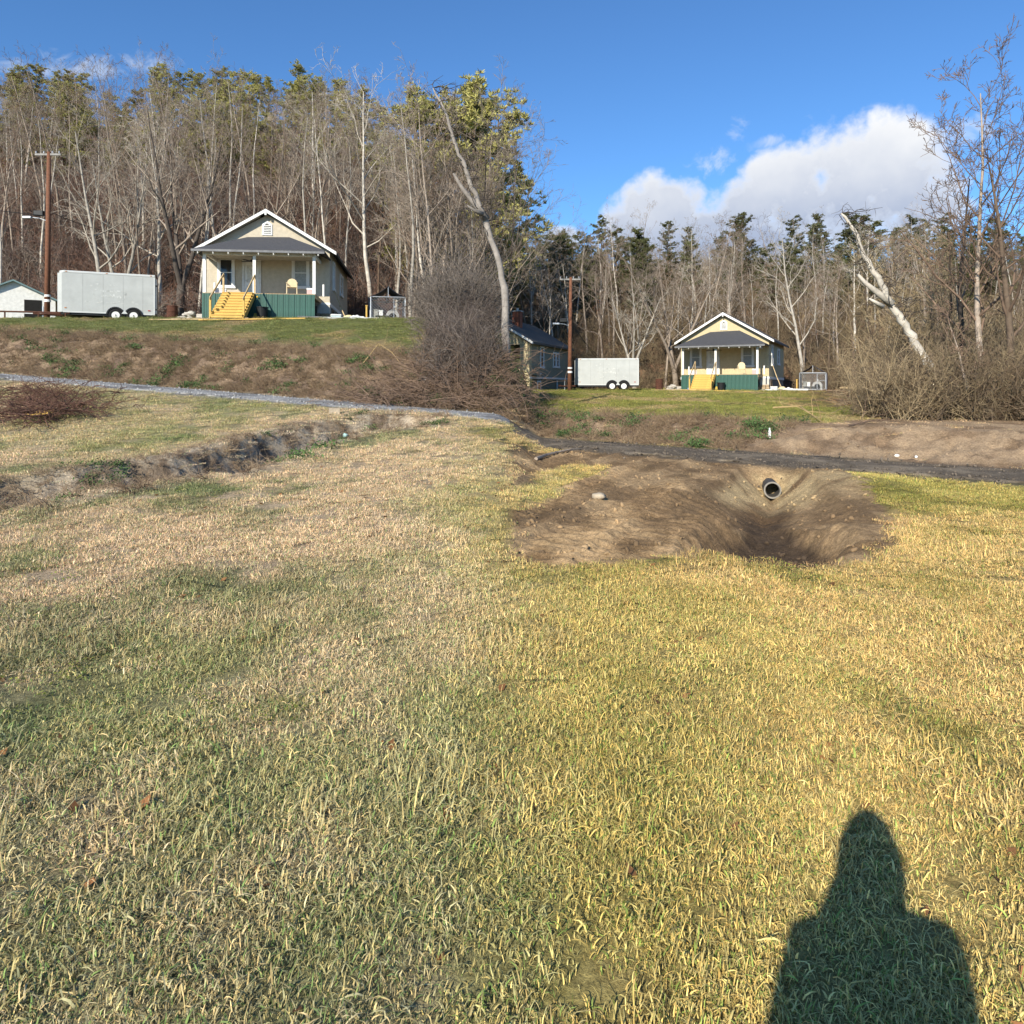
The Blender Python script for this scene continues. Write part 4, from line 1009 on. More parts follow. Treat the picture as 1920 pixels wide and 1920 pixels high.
def norm(v):
    l = math.sqrt(v[0]*v[0]+v[1]*v[1]+v[2]*v[2])+1e-9; return np.array((v[0]/l, v[1]/l, v[2]/l))
def grow_line(rng, p, d, L, n, wob, up):
    P = np.empty((n+1, 3)); P[0] = p; W = rng.normal(0, wob, (n, 3)).tolist(); dx, dy, dz = float(d[0]), float(d[1]), float(d[2])
    l = math.sqrt(dx*dx+dy*dy+dz*dz)+1e-9; dx, dy, dz = dx/l, dy/l, dz/l; st = L/n; x, y, z = float(p[0]), float(p[1]), float(p[2])
    for i in range(n):
        w = W[i]; dx += w[0]; dy += w[1]; dz += w[2]+up
        l = math.sqrt(dx*dx+dy*dy+dz*dz)+1e-9; dx, dy, dz = dx/l, dy/l, dz/l; x += dx*st; y += dy*st; z += dz*st
        P[i+1, 0] = x; P[i+1, 1] = y; P[i+1, 2] = z
    return P
def tree_meshes(name, seed, H, r0, barkm, twigm, first=.45, limbs=11, spread=.9, fork=0, lean=(0, 0), twig=1.0, leaves=None, minr=.009, up=.10, crook=.05, levels=3):
    rng = np.random.default_rng(seed); tr = Tubes(); cr = Tubes(); lf = []
    def sub(p, d, L, r, lev):
        n = 4 if lev < 3 else 3
        P = grow_line(rng, p, d, L, n, .17 if lev < 3 else .22, up if lev < 3 else .03)
        rad = np.linspace(r, max(minr*.8, r*.35), n+1)
        cr.tube(P, rad, 5 if lev == 1 and r > .05 else 3)
        if lev > levels: return
        m = int((5 if lev == 1 else 4)*twig*rng.uniform(.7, 1.3)) if lev < levels else int(3*twig)
        for q in range(m):
            f = rng.uniform(.25, 1.0); i = min(int(f*n), n-1); g = f*n-i
            b = P[i]+(P[i+1]-P[i])*g; td = norm(P[i+1]-P[i])
            sd = norm(np.cross(td, rng.normal(0, 1, 3))); nd = norm(td*.8+sd*rng.uniform(.5, 1.0))
            sub(b, nd, L*rng.uniform(.35, .6)*(1.1-.4*f), max(minr, r*(1-.6*f)*.5), lev+1)
        if leaves and lev >= 2:
            for q in range(leaves):
                lf.append(P[rng.integers(1, n+1)]+rng.normal(0, .10, 3))
    def stem(p, d, L, r, fst, nl):
        P = grow_line(rng, p, d, L, 9, crook, .02); rad = r*(1-np.linspace(0, 1, 10)**.9*.86); tr.tube(P, rad, 8)
        for q in range(nl):
            f = fst+(1-fst)*(q+rng.random())/nl; i = min(int(f*9), 8); g = f*9-i
            b = P[i]+(P[i+1]-P[i])*g; a = q*2.4+rng.uniform(-.6, .6)
            nd = np.array((math.cos(a)*spread, math.sin(a)*spread, rng.uniform(.5, 1.1)))
            sub(b, nd, L*rng.uniform(.26, .42)*(1.25-.75*f), max(minr*2, rad[min(i, 9)]*.5), 1)
    p0 = np.array((0, 0, -.3)); d0 = np.array((lean[0], lean[1], 1.))
    if fork:
        hf = H*rng.uniform(.16, .24); P = grow_line(rng, p0, d0, hf, 4, .04, 0); tr.tube(P, np.linspace(r0, r0*.85, 5), 9)
        for q in range(fork):
            a = q*2*math.pi/fork+rng.uniform(-.4, .4); s = rng.uniform(.28, .5)
            stem(P[-1]-np.array((0, 0, .15)), norm(np.array((math.cos(a)*s, math.sin(a)*s, 1))), (H-hf)*rng.uniform(.8, 1.0), r0*.62, .2, limbs)
    else:
        stem(p0, d0, H, r0, first, limbs)
    if lf:
        C = np.array(lf); m = len(C); u = rng.normal(0, 1, (m, 3)); u /= np.linalg.norm(u, axis=1)[:, None]; v = np.cross(u, rng.normal(0, 1, (m, 3))); v /= np.linalg.norm(v, axis=1)[:, None]
        s = rng.uniform(.04, .075, (m, 1)); L_ = Tubes(); L_.quads(np.stack([C-u*s, C+v*s*.6, C+u*s, C-v*s*.6], 1)); lm = L_.mesh(name+'_leaves', leaves_m)
    else: lm = None
    return tr.mesh('trunk', barkm), cr.mesh('crown', twigm), lm
leaves_m = L_rust
def pine_meshes(seed, H, needle, base=.4):
    rng = np.random.default_rng(seed); tr = Tubes(); cr = Tubes(); br = Tubes()
    P = grow_line(rng, np.array((0, 0, -.3)), np.array((0, 0, 1.)), H, 9, .035, .02); rad = .17*(1-np.linspace(0, 1, 10)*.85); tr.tube(P, rad, 8)
    C = []; D = []
    nb = 50
    for q in range(nb):
        f = base+(1-base)*(q+.5)/nb; i = min(int(f*9), 8); b = P[i]+(P[i+1]-P[i])*(f*9-i)
        a = rng.uniform(0, 6.28); v_ = (f-base)/(1-base); L = H*.20*rng.uniform(.5, 1.3)*max(.22, 1.05-1.7*(v_-.42)**2-.35*max(0, v_-.8))
        Q = grow_line(rng, b, np.array((math.cos(a), math.sin(a), rng.uniform(-.05, .35))), L, 4, .16, .05); br.tube(Q, np.linspace(.045, .012, 5), 3)
        for e in range(int(8+L*7)):
            g = rng.uniform(.3, 1.0)*4; j = min(int(g), 3); c = Q[j]+(Q[j+1]-Q[j])*(g-j)+rng.normal(0, .20, 3)*np.array((1, 1, .7)); C.append(c)
    C = np.array(C); k = 20; m = len(C)
    cc = np.repeat(C, k, 0); u = rng.normal(0, 1, (m*k, 3)); u[:, 2] = np.abs(u[:, 2])*.6+.15; u /= np.linalg.norm(u, axis=1)[:, None]
    v = np.cross(u, rng.normal(0, 1, (m*k, 3))); v /= np.linalg.norm(v, axis=1)[:, None]; L = rng.uniform(.18, .36, (m*k, 1)); w = .030
    cr.quads(np.stack([cc-v*w*.4, cc+u*L*.5-v*w, cc+u*L, cc+u*L*.5+v*w], 1))
    return tr.mesh('trunk', B_brown), br.mesh('branches', B_brown), cr.mesh('needles', needle)
def plant(name, ms, loc, rz, sc, label, cat='tree', group=None, tilt=(0, 0), parts=('trunk', 'crown', 'leaves')):
    t = thing(name, label, cat, loc, rz, group); t.scale = sc if isinstance(sc, tuple) else (sc, sc, sc); t.rotation_euler = (tilt[0], tilt[1], rz)
    for me, pn in zip(ms, parts):
        if me:
            o = bpy.data.objects.new(pn, me); COL.objects.link(o); o.parent = t
    return t
rngF = np.random.default_rng(77)
slim = [tree_meshes('slim', 100+i, 14+i % 3, .13+.015*(i % 3), (B_grey, B_pale, B_grey, B_brown)[i % 4], (T_grey, T_grey, T_brown, T_grey)[i % 4], first=.42, limbs=10, spread=.55, twig=1.0) for i in range(6)]
wide = [tree_meshes('wide', 200+i, 15, .20, (B_pale, B_grey)[i % 2], (T_pale, T_grey)[i % 2], first=.35, limbs=12, spread=.85, twig=1.1) for i in range(3)]
rusty = [tree_meshes('rusty', 300+i, 10, .09, B_brown, T_brown, first=.25, limbs=9, spread=.8, twig=.8, leaves=2) for i in range(2)]
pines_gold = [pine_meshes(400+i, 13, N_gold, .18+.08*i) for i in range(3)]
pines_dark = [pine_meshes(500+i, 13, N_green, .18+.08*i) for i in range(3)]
PP = ('trunk', 'branches', 'needles')
# left wood: rows climbing the hill from behind the bungalow
def scatter(n, ulo, uhi, ylo, yhi, mind, power=1.0):
    pts = []
    tries = 0
    while len(pts) < n and tries < n*60:
        tries += 1
        Y = ylo+(yhi-ylo)*rngF.random()**power; u = rngF.uniform(ulo, uhi); p = np.array((u*Y, Y))
        if all((p[0]-q[0])**2+(p[1]-q[1])**2 > mind**2 for q in pts): pts.append(p)
    return pts
gL = 'bare trees of the tall wood behind the larger bungalow'; gR = 'bare trees of the low wood behind the smaller bungalow'
for p in scatter(165, -.76, -.06, 51, 86, 1.35, 1.25):
    k = rngF.random(); loc = (p[0], p[1], hz(*p)); hs = rngF.uniform(.74, 1.0)*(1.10-.0125*(p[1]-51))
    if k < .16: plant('rust_leaved_tree', rusty[rngF.integers(2)], loc, rngF.uniform(0, 6.28), hs, 'small tree holding rust brown dead leaves in the tall wood behind the larger bungalow', group='rust leaved trees of the tall wood')
    elif k < .30: plant('bare_tree', wide[rngF.integers(3)], loc, rngF.uniform(0, 6.28), hs, 'wide crowned bare tree in the tall wood behind the larger bungalow', group='wide bare trees of the tall wood')
    else: plant('bare_tree', slim[rngF.integers(6)], loc, rngF.uniform(0, 6.28), (hs*.9, hs*.9, hs*1.08), 'slender bare tree in the tall wood behind the larger bungalow', group=gL)
for p in scatter(96, -.78, -.04, 74, 104, 1.9):
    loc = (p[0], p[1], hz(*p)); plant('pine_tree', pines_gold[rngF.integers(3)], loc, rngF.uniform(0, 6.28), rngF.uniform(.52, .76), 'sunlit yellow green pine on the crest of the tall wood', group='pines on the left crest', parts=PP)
# right wood
for p in scatter(165, -.10, .80, 66, 98, 1.4, 1.2):
    k = rngF.random(); loc = (p[0], p[1], hz(*p)); hs = rngF.uniform(.55, .80)
    if k < .10: plant('rust_leaved_tree', rusty[rngF.integers(2)], loc, rngF.uniform(0, 6.28), hs, 'small tree holding rust brown dead leaves in the low wood behind the smaller bungalow', group='rust leaved trees of the low wood')
    elif k < .24: plant('bare_tree', wide[rngF.integers(3)], loc, rngF.uniform(0, 6.28), hs, 'wide crowned bare tree in the low wood behind the smaller bungalow', group='wide bare trees of the low wood')
    else: plant('bare_tree', slim[rngF.integers(6)], loc, rngF.uniform(0, 6.28), (hs, hs, hs), 'slender bare tree in the low wood behind the smaller bungalow', group=gR)
for p in scatter(100, -.10, .82, 84, 117, 1.9):
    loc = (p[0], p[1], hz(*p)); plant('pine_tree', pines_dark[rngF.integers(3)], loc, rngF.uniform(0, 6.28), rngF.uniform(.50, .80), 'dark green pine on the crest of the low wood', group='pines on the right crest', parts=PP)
# the trees that stand out
def special(name, px, Y, top, label, seed, rz=0, parts=('trunk', 'crown', 'leaves'), ms=None, sx=1.0, **kw):
    l = at(px, Y); H = zray(top, Y)-l.z
    m = ms or tree_meshes(name, seed, H*(.86 if kw.get('fork') else .93), **kw)
    return plant(name, m, l, rz, (sx, sx, 1), label, parts=parts)
special('dark_forked_tree', 338, 50.5, 118, 'big dark bare tree forking low between the large trailer and the larger bungalow', 611, r0=.34, barkm=B_dark, twigm=T_grey, fork=3, limbs=9, spread=.7)
special('pale_forked_tree', 228, 51.5, 175, 'pale barked bare tree forking above the large left trailer', 612, r0=.26, barkm=B_pale, twigm=T_pale, fork=2, limbs=9, spread=.8)
special('pale_leaning_tree', 205, 50.0, 215, 'pale bare tree leaning left above the large left trailer', 613, r0=.2, barkm=B_pale, twigm=T_pale, first=.3, limbs=11, spread=.9, lean=(-.22, 0))
special('pale_straight_tree', 700, 52.0, 128, 'tall straight pale tree right of the larger bungalow roof', 614, r0=.2, barkm=B_pale, twigm=T_pale, first=.35, limbs=15, spread=.9)
special('grey_twin_tree', 430, 51.0, 170, 'grey bare tree rising just left of the larger bungalow gable', 615, r0=.2, barkm=B_grey, twigm=T_grey, fork=2, limbs=8, spread=.7)
special('pale_forked_tree', 1190, 64.5, 470, 'pale forked bare tree above the smaller right trailer', 616, r0=.22, barkm=B_pale, twigm=T_pale, fork=3, limbs=9, spread=.85)
special('grey_forked_tree', 1268, 65.5, 405, 'large grey bare tree left of the smaller bungalow gable', 617, r0=.28, barkm=B_grey, twigm=T_grey, fork=3, limbs=10, spread=.7)
special('pale_straight_tree', 1507, 66.0, 415, 'straight pale tree right of the smaller bungalow roof', 618, r0=.2, barkm=B_pale, twigm=T_pale, first=.3, limbs=15, spread=.85)

for p in scatter(24, -.16, -.045, 44, 54, 1.0):
    loc = (p[0], p[1], hz(*p)); plant('bare_tree', slim[rngF.integers(6)], loc, rngF.uniform(0, 6.28), rngF.uniform(.78, 1.02), 'slender bare tree in the dark corner at the right end of the tall wood', group='bare trees in the dark corner of the tall wood')
for px, Y, top in ((790, 60, 175), (835, 61, 165), (868, 62, 160), (905, 69, 170), (938, 70, 180), (760, 63, 175)):
    l = at(px, Y); sc_ = (zray(top, Y)-l.z)/13; plant('pine_tree', pines_gold[int(px) % 3], l, px*.7, (sc_*.8, sc_*.8, sc_), 'tall yellow green pine at the right end of the tall wood', group='tall pines at the right end of the tall wood', parts=PP)
# broken leaning snags
def snag(name, main, limbs, Y, label, r0, bm=None):
    bm = bm or B_pale
    p0 = at(main[0][0], Y); t = thing(name, label, 'tree', p0)
    W3 = lambda px, py, dy=0: Vector(((px-PX0)/FPX*(Y+dy), Y+dy, zray(py, Y+dy)))-p0
    pts = [W3(px, py, dy) for px, py, dy in main]; n = len(pts)
    pts[0].z = -.3
    rng = random.Random(len(main)+int(Y))
    Q = []; rad = []
    for i in range(n-1):
        for k in range(4):
            f = k/4; Q.append(pts[i].lerp(pts[i+1], f)+Vector((rng.uniform(-.05, .05), rng.uniform(-.05, .05), 0))); rad.append(r0*(1-.72*(i+f)/(n-1))*rng.uniform(.9, 1.12))
    Q.append(pts[-1]); rad.append(r0*.12)
    MB().tube(Q, rad, 9).build('trunk', bm, t, smooth=True)
    for lp, r in limbs:
        q = [W3(*a) for a in lp]; MB().tube(q, [r*(1-.7*i/(len(q)-1)) for i in range(len(q))], 7).build('broken_limb', bm, t, smooth=True)
    tb = Tubes(); g = np.random.default_rng(5)
    for k in range(46):
        i = g.integers(len(Q)//3, len(Q)); b = np.array(Q[i])
        a = g.uniform(0, 6.28); P = grow_line(g, b, np.array((math.cos(a), math.sin(a)*.6, g.uniform(-.2, .6))), g.uniform(.5, 1.6), 4, .35, 0); tb.tube(P, np.linspace(.02, .006, 5), 3)
        for e in range(3):
            P2 = grow_line(g, P[g.integers(1, 4)], g.normal(0, 1, 3), g.uniform(.3, .7), 3, .4, 0); tb.tube(P2, np.linspace(.01, .004, 4), 3)
    o = bpy.data.objects.new('twigs', tb.mesh('twigs', B_dark)); COL.objects.link(o); o.parent = t
snag('broken_leaning_tree', [(948, 640, 0), (945, 540, 0), (930, 470, 0), (905, 400, 0), (885, 350, 0), (862, 290, 0), (838, 215, 0), (812, 165, 0)],
     [([(912, 412, 0), (893, 385, 0), (868, 355, 0), (850, 325, 0)], .15), ([(905, 402, -.3), (890, 395, -.5), (876, 385, -.6)], .09)], 27.0, 'broken pale snag leaning left at the right edge of the tall wood', .15, bark('snag_bark', (.27, .24, .21)))
snag('broken_leaning_tree', [(1772, 770, 0), (1745, 700, 0), (1715, 640, 0), (1690, 600, 0), (1668, 565, 0), (1645, 520, 0), (1620, 480, 0), (1602, 430, 0), (1577, 400, 0)],
     [([(1672, 570, 0), (1650, 552, 0), (1625, 533, 0), (1608, 514, 0)], .16), ([(1655, 575, -.3), (1640, 566, -.4), (1630, 560, -.5)], .10)], 27.0, 'broken pale snag leaning left over the brush beside the cloud', .19)
special('bare_riverside_tree', 1845, 25.0, 95, 'tall bare tree with grey bark at the far right edge', 631, r0=.13, barkm=B_grey, twigm=T_brown, first=.22, limbs=19, spread=.55, twig=1.3)
special('dark_slender_tree', 1812, 30.0, 300, 'dark slender bare tree at the right edge beneath the cloud end', 632, r0=.15, barkm=B_dark, twigm=T_brown, first=.3, limbs=13, spread=.7)
special('bare_riverside_tree', 1905, 24.0, 250, 'bare tree half cut by the right edge of the view', 633, r0=.16, barkm=B_brown, twigm=T_brown, first=.3, limbs=13, spread=.7)
special('leaning_sapling', 1842, 22.0, 560, 'pale speckled sapling leaning left at the foot of the right edge tree', 634, r0=.07, barkm=B_grey, twigm=T_brown, first=.4, limbs=8, spread=.6, lean=(-.25, 0))
for i, (px, Y, top, lb) in enumerate(((900, 47, 190, 'dark tangled bare tree behind the left snag'), (936, 52, 175, 'dark bare tree at the right end of the tall wood'), (866, 44, 190, 'grey bare tree left of the left snag'),
        (920, 54, 165, 'tall grey bare tree behind the right end of the tall wood'), (820, 43, 180, 'grey bare tree behind the left kennel'), (780, 46, 170, 'slender grey bare tree behind the left lumber stack'))):
    special('thicket_tree', px, Y, top, lb, 640+i, r0=.13, barkm=B_dark if i < 2 else B_grey, twigm=T_grey, first=.22, limbs=15, spread=.6, twig=1.15)
for i, (px, Y, top, lb) in enumerate(((1640, 44, 470, 'bare tree in the thicket just right of the right snag top'), (1700, 40, 430, 'straw coloured bare tree in the thicket under the cloud end'), (1760, 36, 440, 'straw coloured bare tree in the middle of the right thicket'),
        (1600, 50, 500, 'bare tree behind the right lumber stack'), (1720, 30, 520, 'low bare tree behind the right snag'), (1790, 33, 400, 'brown bare tree near the right edge of the thicket'))):
    special('thicket_tree', px, Y, top, lb, 660+i, r0=.11, barkm=B_brown, twigm=T_straw, first=.18, limbs=15, spread=.6, twig=1.15)

# ------------------------------------------------------------ geometry-node scatter for what cannot be counted
def gn_scatter(name, P, rot, scl, idx, protos, label, tint=None):
    me = bpy.data.meshes.new(name); P = np.asarray(P, np.float32); n = len(P)
    me.vertices.add(n); me.vertices.foreach_set('co', P.ravel())
    def attr(nm, ty, key, d):
        a = me.attributes.new(nm, ty, 'POINT'); a.data.foreach_set(key, np.ascontiguousarray(d).ravel())
    attr('prot', 'FLOAT_VECTOR', 'vector', np.asarray(rot, np.float32)); attr('pscl', 'FLOAT_VECTOR', 'vector', np.asarray(scl, np.float32)); attr('pidx', 'INT', 'value', np.asarray(idx, np.int32))
    if tint is not None: attr('tint', 'FLOAT_COLOR', 'color', np.concatenate([tint, np.ones((n, 1))], 1).astype(np.float32))
    o = bpy.data.objects.new(name, me); COL.objects.link(o); tag(o, label, None, None, 'stuff')
    col = bpy.data.collections.new(name+'_kinds')
    for i, m in enumerate(protos):
        q = bpy.data.objects.new(f'{name}_kind_{i:02d}', m); col.objects.link(q)
    ng = bpy.data.node_groups.new(name, 'GeometryNodeTree')
    ng.interface.new_socket('Geometry', in_out='INPUT', socket_type='NodeSocketGeometry'); ng.interface.new_socket('Geometry', in_out='OUTPUT', socket_type='NodeSocketGeometry')
    nn, ll = ng.nodes, ng.links
    gi, go = nn.new('NodeGroupInput'), nn.new('NodeGroupOutput'); ip = nn.new('GeometryNodeInstanceOnPoints'); ci = nn.new('GeometryNodeCollectionInfo')
    ci.inputs['Collection'].default_value = col; ci.inputs['Separate Children'].default_value = True; ci.inputs['Reset Children'].default_value = True
    mp = nn.new('GeometryNodeMeshToPoints'); ll.new(gi.outputs[0], mp.inputs['Mesh'])
    ll.new(mp.outputs[0], ip.inputs['Points']); ll.new(ci.outputs[0], ip.inputs['Instance']); ip.inputs['Pick Instance'].default_value = True
    for nm, ty, sk in (('prot', 'FLOAT_VECTOR', 'Rotation'), ('pscl', 'FLOAT_VECTOR', 'Scale'), ('pidx', 'INT', 'Instance Index')):
        a = nn.new('GeometryNodeInputNamedAttribute'); a.data_type = ty; a.inputs['Name'].default_value = nm
        ll.new([s for s in a.outputs if s.name == 'Attribute' and s.enabled][0], ip.inputs[sk])
    ll.new(ip.outputs[0], go.inputs[0])
    md = o.modifiers.new('scatter', 'NODES'); md.node_group = ng
    return o
# ---- grass
M_blade = mat('grass_blades', (.75, .75, .75), .75, .35, 30, spec=.25, attr=('tint', 'INSTANCER'))
def _blade_attr():
    nt = M_blade.node_tree; bs = nt.nodes['Principled BSDF']; src = bs.inputs['Base Color'].links[0].from_socket
    a = nt.nodes.new('ShaderNodeAttribute'); a.attribute_name = 'bcol'; a.attribute_type = 'GEOMETRY'
    m = nt.nodes.new('ShaderNodeMixRGB'); m.blend_type = 'MULTIPLY'; m.inputs[0].default_value = 1
    nt.links.new(src, m.inputs[1]); nt.links.new(a.outputs['Color'], m.inputs[2]); nt.links.new(m.outputs[0], bs.inputs['Base Color'])
_blade_attr()
def set_bcol(me, cols):
    a = me.attributes.new('bcol', 'FLOAT_COLOR', 'POINT'); a.data.foreach_set('color', np.concatenate([cols, np.ones((len(cols), 1))], 1).astype(np.float32).ravel()); return me
def tuft(seed, n, L, lay, rad, long=0.0):
    g = np.random.default_rng(seed); a = g.uniform(0, 6.28, n); r = rad*g.random(n)**.5
    p = np.stack([r*np.cos(a), r*np.sin(a), np.full(n, -.012)], 1)
    hh = L*g.uniform(.45, 1.2, n)*np.where(g.random(n) < long, 1.7, 1); a2 = g.uniform(0, 6.28, n); ln = g.uniform(.15, 1.0, n)*lay
    d = np.stack([np.cos(a2), np.sin(a2), np.zeros(n)], 1); sd = np.stack([-d[:, 1], d[:, 0], np.zeros(n)], 1)+g.normal(0, .3, (n, 3)); w = g.uniform(.0008, .0018, n)[:, None]
    z = np.zeros((n, 3)); z[:, 2] = 1; hv = hh[:, None]; l_ = ln[:, None]
    q1 = p+d*hv*l_*.25+z*hv*(1-.25*l_)*.45; q2 = p+d*hv*l_*.65+z*hv*(1-.45*l_)*.78; q3 = p+d*hv*l_*1.05+z*hv*(1-.78*np.minimum(l_, 1.15))
    V = np.stack([p-sd*w, p+sd*w, q1-sd*w, q1+sd*w, q2-sd*w*.75, q2+sd*w*.75, q3-sd*w*.15, q3+sd*w*.15], 1)
    F = np.array([(0, 1, 3, 2), (2, 3, 5, 4), (4, 5, 7, 6)])[None]+np.arange(n)[:, None, None]*8
    me = np_mesh('grass_patch', V.reshape(-1, 3), F.reshape(-1, 4), M_blade, True)
    c = np.ones((n, 3))*g.uniform(.6, 1.35, (n, 1)); k = g.random(n)
    c[k < .34] *= np.array((1.38, 1.20, 1.02)); c[k > .84] *= np.array((.55, .86, .50))
    return set_bcol(me, np.repeat(c, 8, 0))
tufts = [tuft(1, 270, .040, 1.15, .17, .05), tuft(2, 270, .037, 1.3, .18, .04), tuft(3, 250, .046, 1.05, .17, .08), tuft(4, 290, .032, 1.45, .18, .03), tuft(5, 170, .066, 1.05, .15, .10)]
def litter_leaf(seed, n, sp, r):
    g = np.random.default_rng(seed); T = Tubes(); C = g.normal(0, 1, (n, 3))*np.array((sp, sp, .006))+np.array((0, 0, .03))
    u = g.normal(0, 1, (n, 3))*np.array((1, 1, .35)); u /= np.linalg.norm(u, axis=1)[:, None]; v = np.cross(u, np.array((0, 0, 1.))+g.normal(0, .3, (n, 3))); v /= np.linalg.norm(v, axis=1)[:, None]; q = g.uniform(.6, 1.3, (n, 1))*r
    T.quads(np.stack([C-u*q, C+v*q*.6, C+u*q, C-v*q*.6], 1)); me = T.mesh('leaf', M_blade); return set_bcol(me, np.ones((len(me.vertices), 3)))
tufts += [litter_leaf(6, 1, .0, .022), litter_leaf(7, 9, .035, .010)]
def grass():
    g = np.random.default_rng(9)
    Yg = np.geomspace(1.3, 64, 3000); dens = np.minimum(125, 1500/Yg**1.5); wgt = Yg*dens*np.gradient(Yg)*1.6
    total = int(wgt.sum()); cdf = np.cumsum(wgt)/wgt.sum()
    Y = np.interp(g.random(total), cdf, Yg); u = g.uniform(-.80, .80, total); X = u*Y
    c, turf, so = colour(X, Y); keep = g.random(total) < turf*1.05
    tl, nl, tr, nr = road_n(X, Y)
    X, Y, c, turf = X[keep], Y[keep], c[keep], turf[keep]; n = len(X)
    Z = h(X, Y)
    tall = ss(.55, .75, fbm(X*1.1, Y*1.1, 131))*ss(12, 6, Y)
    s = (.70+.6*g.random(n))*(1+.03*np.maximum(Y-4, 0))*(1+.2*tall)
    tint = c*2.2*(.82+.36*g.random((n, 1)))
    idx = g.integers(0, 4, n); idx = np.where((tall > .5) & (g.random(n) < .35), 4, idx)
    lf = (g.random(n) < .06) & (Y < 14); idx = np.where(lf, 5, idx); tint[lf] = np.array((.26, .12, .045))*(.5+g.random((lf.sum(), 1)))
    clv = (g.random(n) < .55*ss(.58, .72, fbm(X*.8, Y*.8, 151))) & (Y < 12); idx = np.where(clv, 6, idx); tint[clv] = np.array((.20, .22, .035))*(.5+.9*g.random((clv.sum(), 1)))
    rot = np.stack([g.normal(0, .12, n), g.normal(0, .12, n), g.uniform(0, 6.28, n)], 1)
    gn_scatter('lawn_grass', np.stack([X, Y, Z], 1), rot, np.stack([s, s, s*.9], 1), idx, tufts, 'short winter lawn grass, green and straw coloured', tint)
    return n
print('grass tufts', grass())
# ---- dead weeds on the banks and in the old ditch
M_weed = mat('weed_stalks', (.8, .8, .8), .85, .3, 20, attr=('tint', 'INSTANCER'))
def weeds_proto(seed, n, L, lay, w0):
    g = np.random.default_rng(seed); T = Tubes()
    for k in range(n):
        a = g.uniform(0, 6.28); d = np.array((math.cos(a)*lay, math.sin(a)*lay, 1-.5*lay)); P = grow_line(g, np.array((g.normal(0, .08), g.normal(0, .08), -.02)), d, L*g.uniform(.5, 1.1), 4, .28, -.18*lay); T.tube(P, np.linspace(w0, w0*.3, 5), 3)
    return T.mesh('weeds', M_weed)
def leafy_proto(seed):
    g = np.random.default_rng(seed); T = Tubes(); m = 60; C = g.normal(0, 1, (m, 3))*np.array((.13, .13, .05))+np.array((0, 0, .09))
    u = g.normal(0, 1, (m, 3)); u /= np.linalg.norm(u, axis=1)[:, None]; v = np.cross(u, g.normal(0, 1, (m, 3))); v /= np.linalg.norm(v, axis=1)[:, None]; s = g.uniform(.02, .05, (m, 1))
    T.quads(np.stack([C-u*s, C+v*s*.5, C+u*s, C-v*s*.5], 1)); return T.mesh('leafy', M_weed)
wprotos = [weeds_proto(1, 18, .35, .8, .006), weeds_proto(2, 22, .25, 1.0, .005), weeds_proto(3, 14, .5, .6, .006), leafy_proto(4), leafy_proto(5)]
def weeds():
    g = np.random.default_rng(19); n = 90000; Y = g.uniform(7, 36, n); X = g.uniform(-.8, .8, n)*Y
    w = leftw(X, Y); tl, nl, tr, nr = road_n(X, Y); n2 = fbm(X*1.7, Y*1.5, 62, 4)
    bl_ = w*ss(1.3, 1.9, nl)*ss(6.2, 4.8, nl+1.4*(n2-.5)); br2 = (1-w)*ss(1.3, 1.9, nr)*ss(5.6, 4.2, nr+1.4*(n2-.5))*ss(-.1, .3, polysd(X, Y, BANKSOIL)+.4*(n2-.5))
    d, p = segdist(X, Y, DITCH); dm = ss(1.5, .9, d+.6*(n2-.5))*w
    k = g.random(n) < np.clip(bl_*.85+br2*.6+dm*.55, 0, 1)
    X, Y, w, dm = X[k], Y[k], w[k], dm[k]; n = len(X); Z = h(X, Y)
    leaf = (fbm(X*1.3, Y*1.3, 141) > .60) & (g.random(n) < .5); idx = np.where(leaf, 3+g.integers(0, 2, n), g.integers(0, 3, n))
    br3 = np.array((.20, .135, .085))*.9; st = np.array((.36, .27, .165)); t = g.random((n, 1))
    tint = br3+(st-br3)*t**1.3; tint = tint*np.where(w > .5, 1, 1.1)[:, None]*np.array((1.0, .97, .93))
    dsel = dm > .3; tint[dsel] = tint[dsel]*np.array((1.45, 1.5, 1.6))
    tint[leaf] = np.array((.07, .12, .035))*(.6+.9*g.random((leaf.sum(), 1)))
    rot = np.stack([g.normal(0, .25, n), g.normal(0, .25, n), g.uniform(0, 6.28, n)], 1); s = g.uniform(.5, 1.15, n)*np.where(dm > .3, .6, 1)
    gn_scatter('bank_weeds', np.stack([X, Y, Z], 1), rot, np.stack([s, s, s], 1), idx, wprotos, 'matted dead weeds with green sprigs on the banks and in the ditch', tint*1.15)
weeds()
# ---- clods on the graded soil and the bare bank
M_clod = mat('soil_clods', (.8, .8, .8), .95, .25, 25, attr=('tint', 'INSTANCER'))
def clods():
    g = np.random.default_rng(23); n = 26000; Y = g.uniform(5.5, 24, n); X = g.uniform(-.05, .8, n)*Y
    c, turf, so = colour(X, Y); bk = ss(.1, -.3, polysd(X, Y, BANKSOIL)); k = g.random(n) < np.maximum(so*(.10+.35*ss(.45, .65, fbm(X*1.5, Y*1.5, 161))), bk*.2)
    X, Y, c = X[k], Y[k], c[k]; n = len(X); s = .005+.032*g.random(n)**5
    pr = [rock_mesh(random.Random(i), 1).mesh('clod', M_clod, True) for i in range(4)]
    gn_scatter('soil_clods', np.stack([X, Y, h(X, Y)+s*.2], 1), g.uniform(0, 6.28, (n, 3)), np.stack([s, s, s], 1), g.integers(0, 4, n), pr, 'loose clods and pebbles on the graded soil', c*1.2*(.65+.5*g.random((n, 1))))
clods()
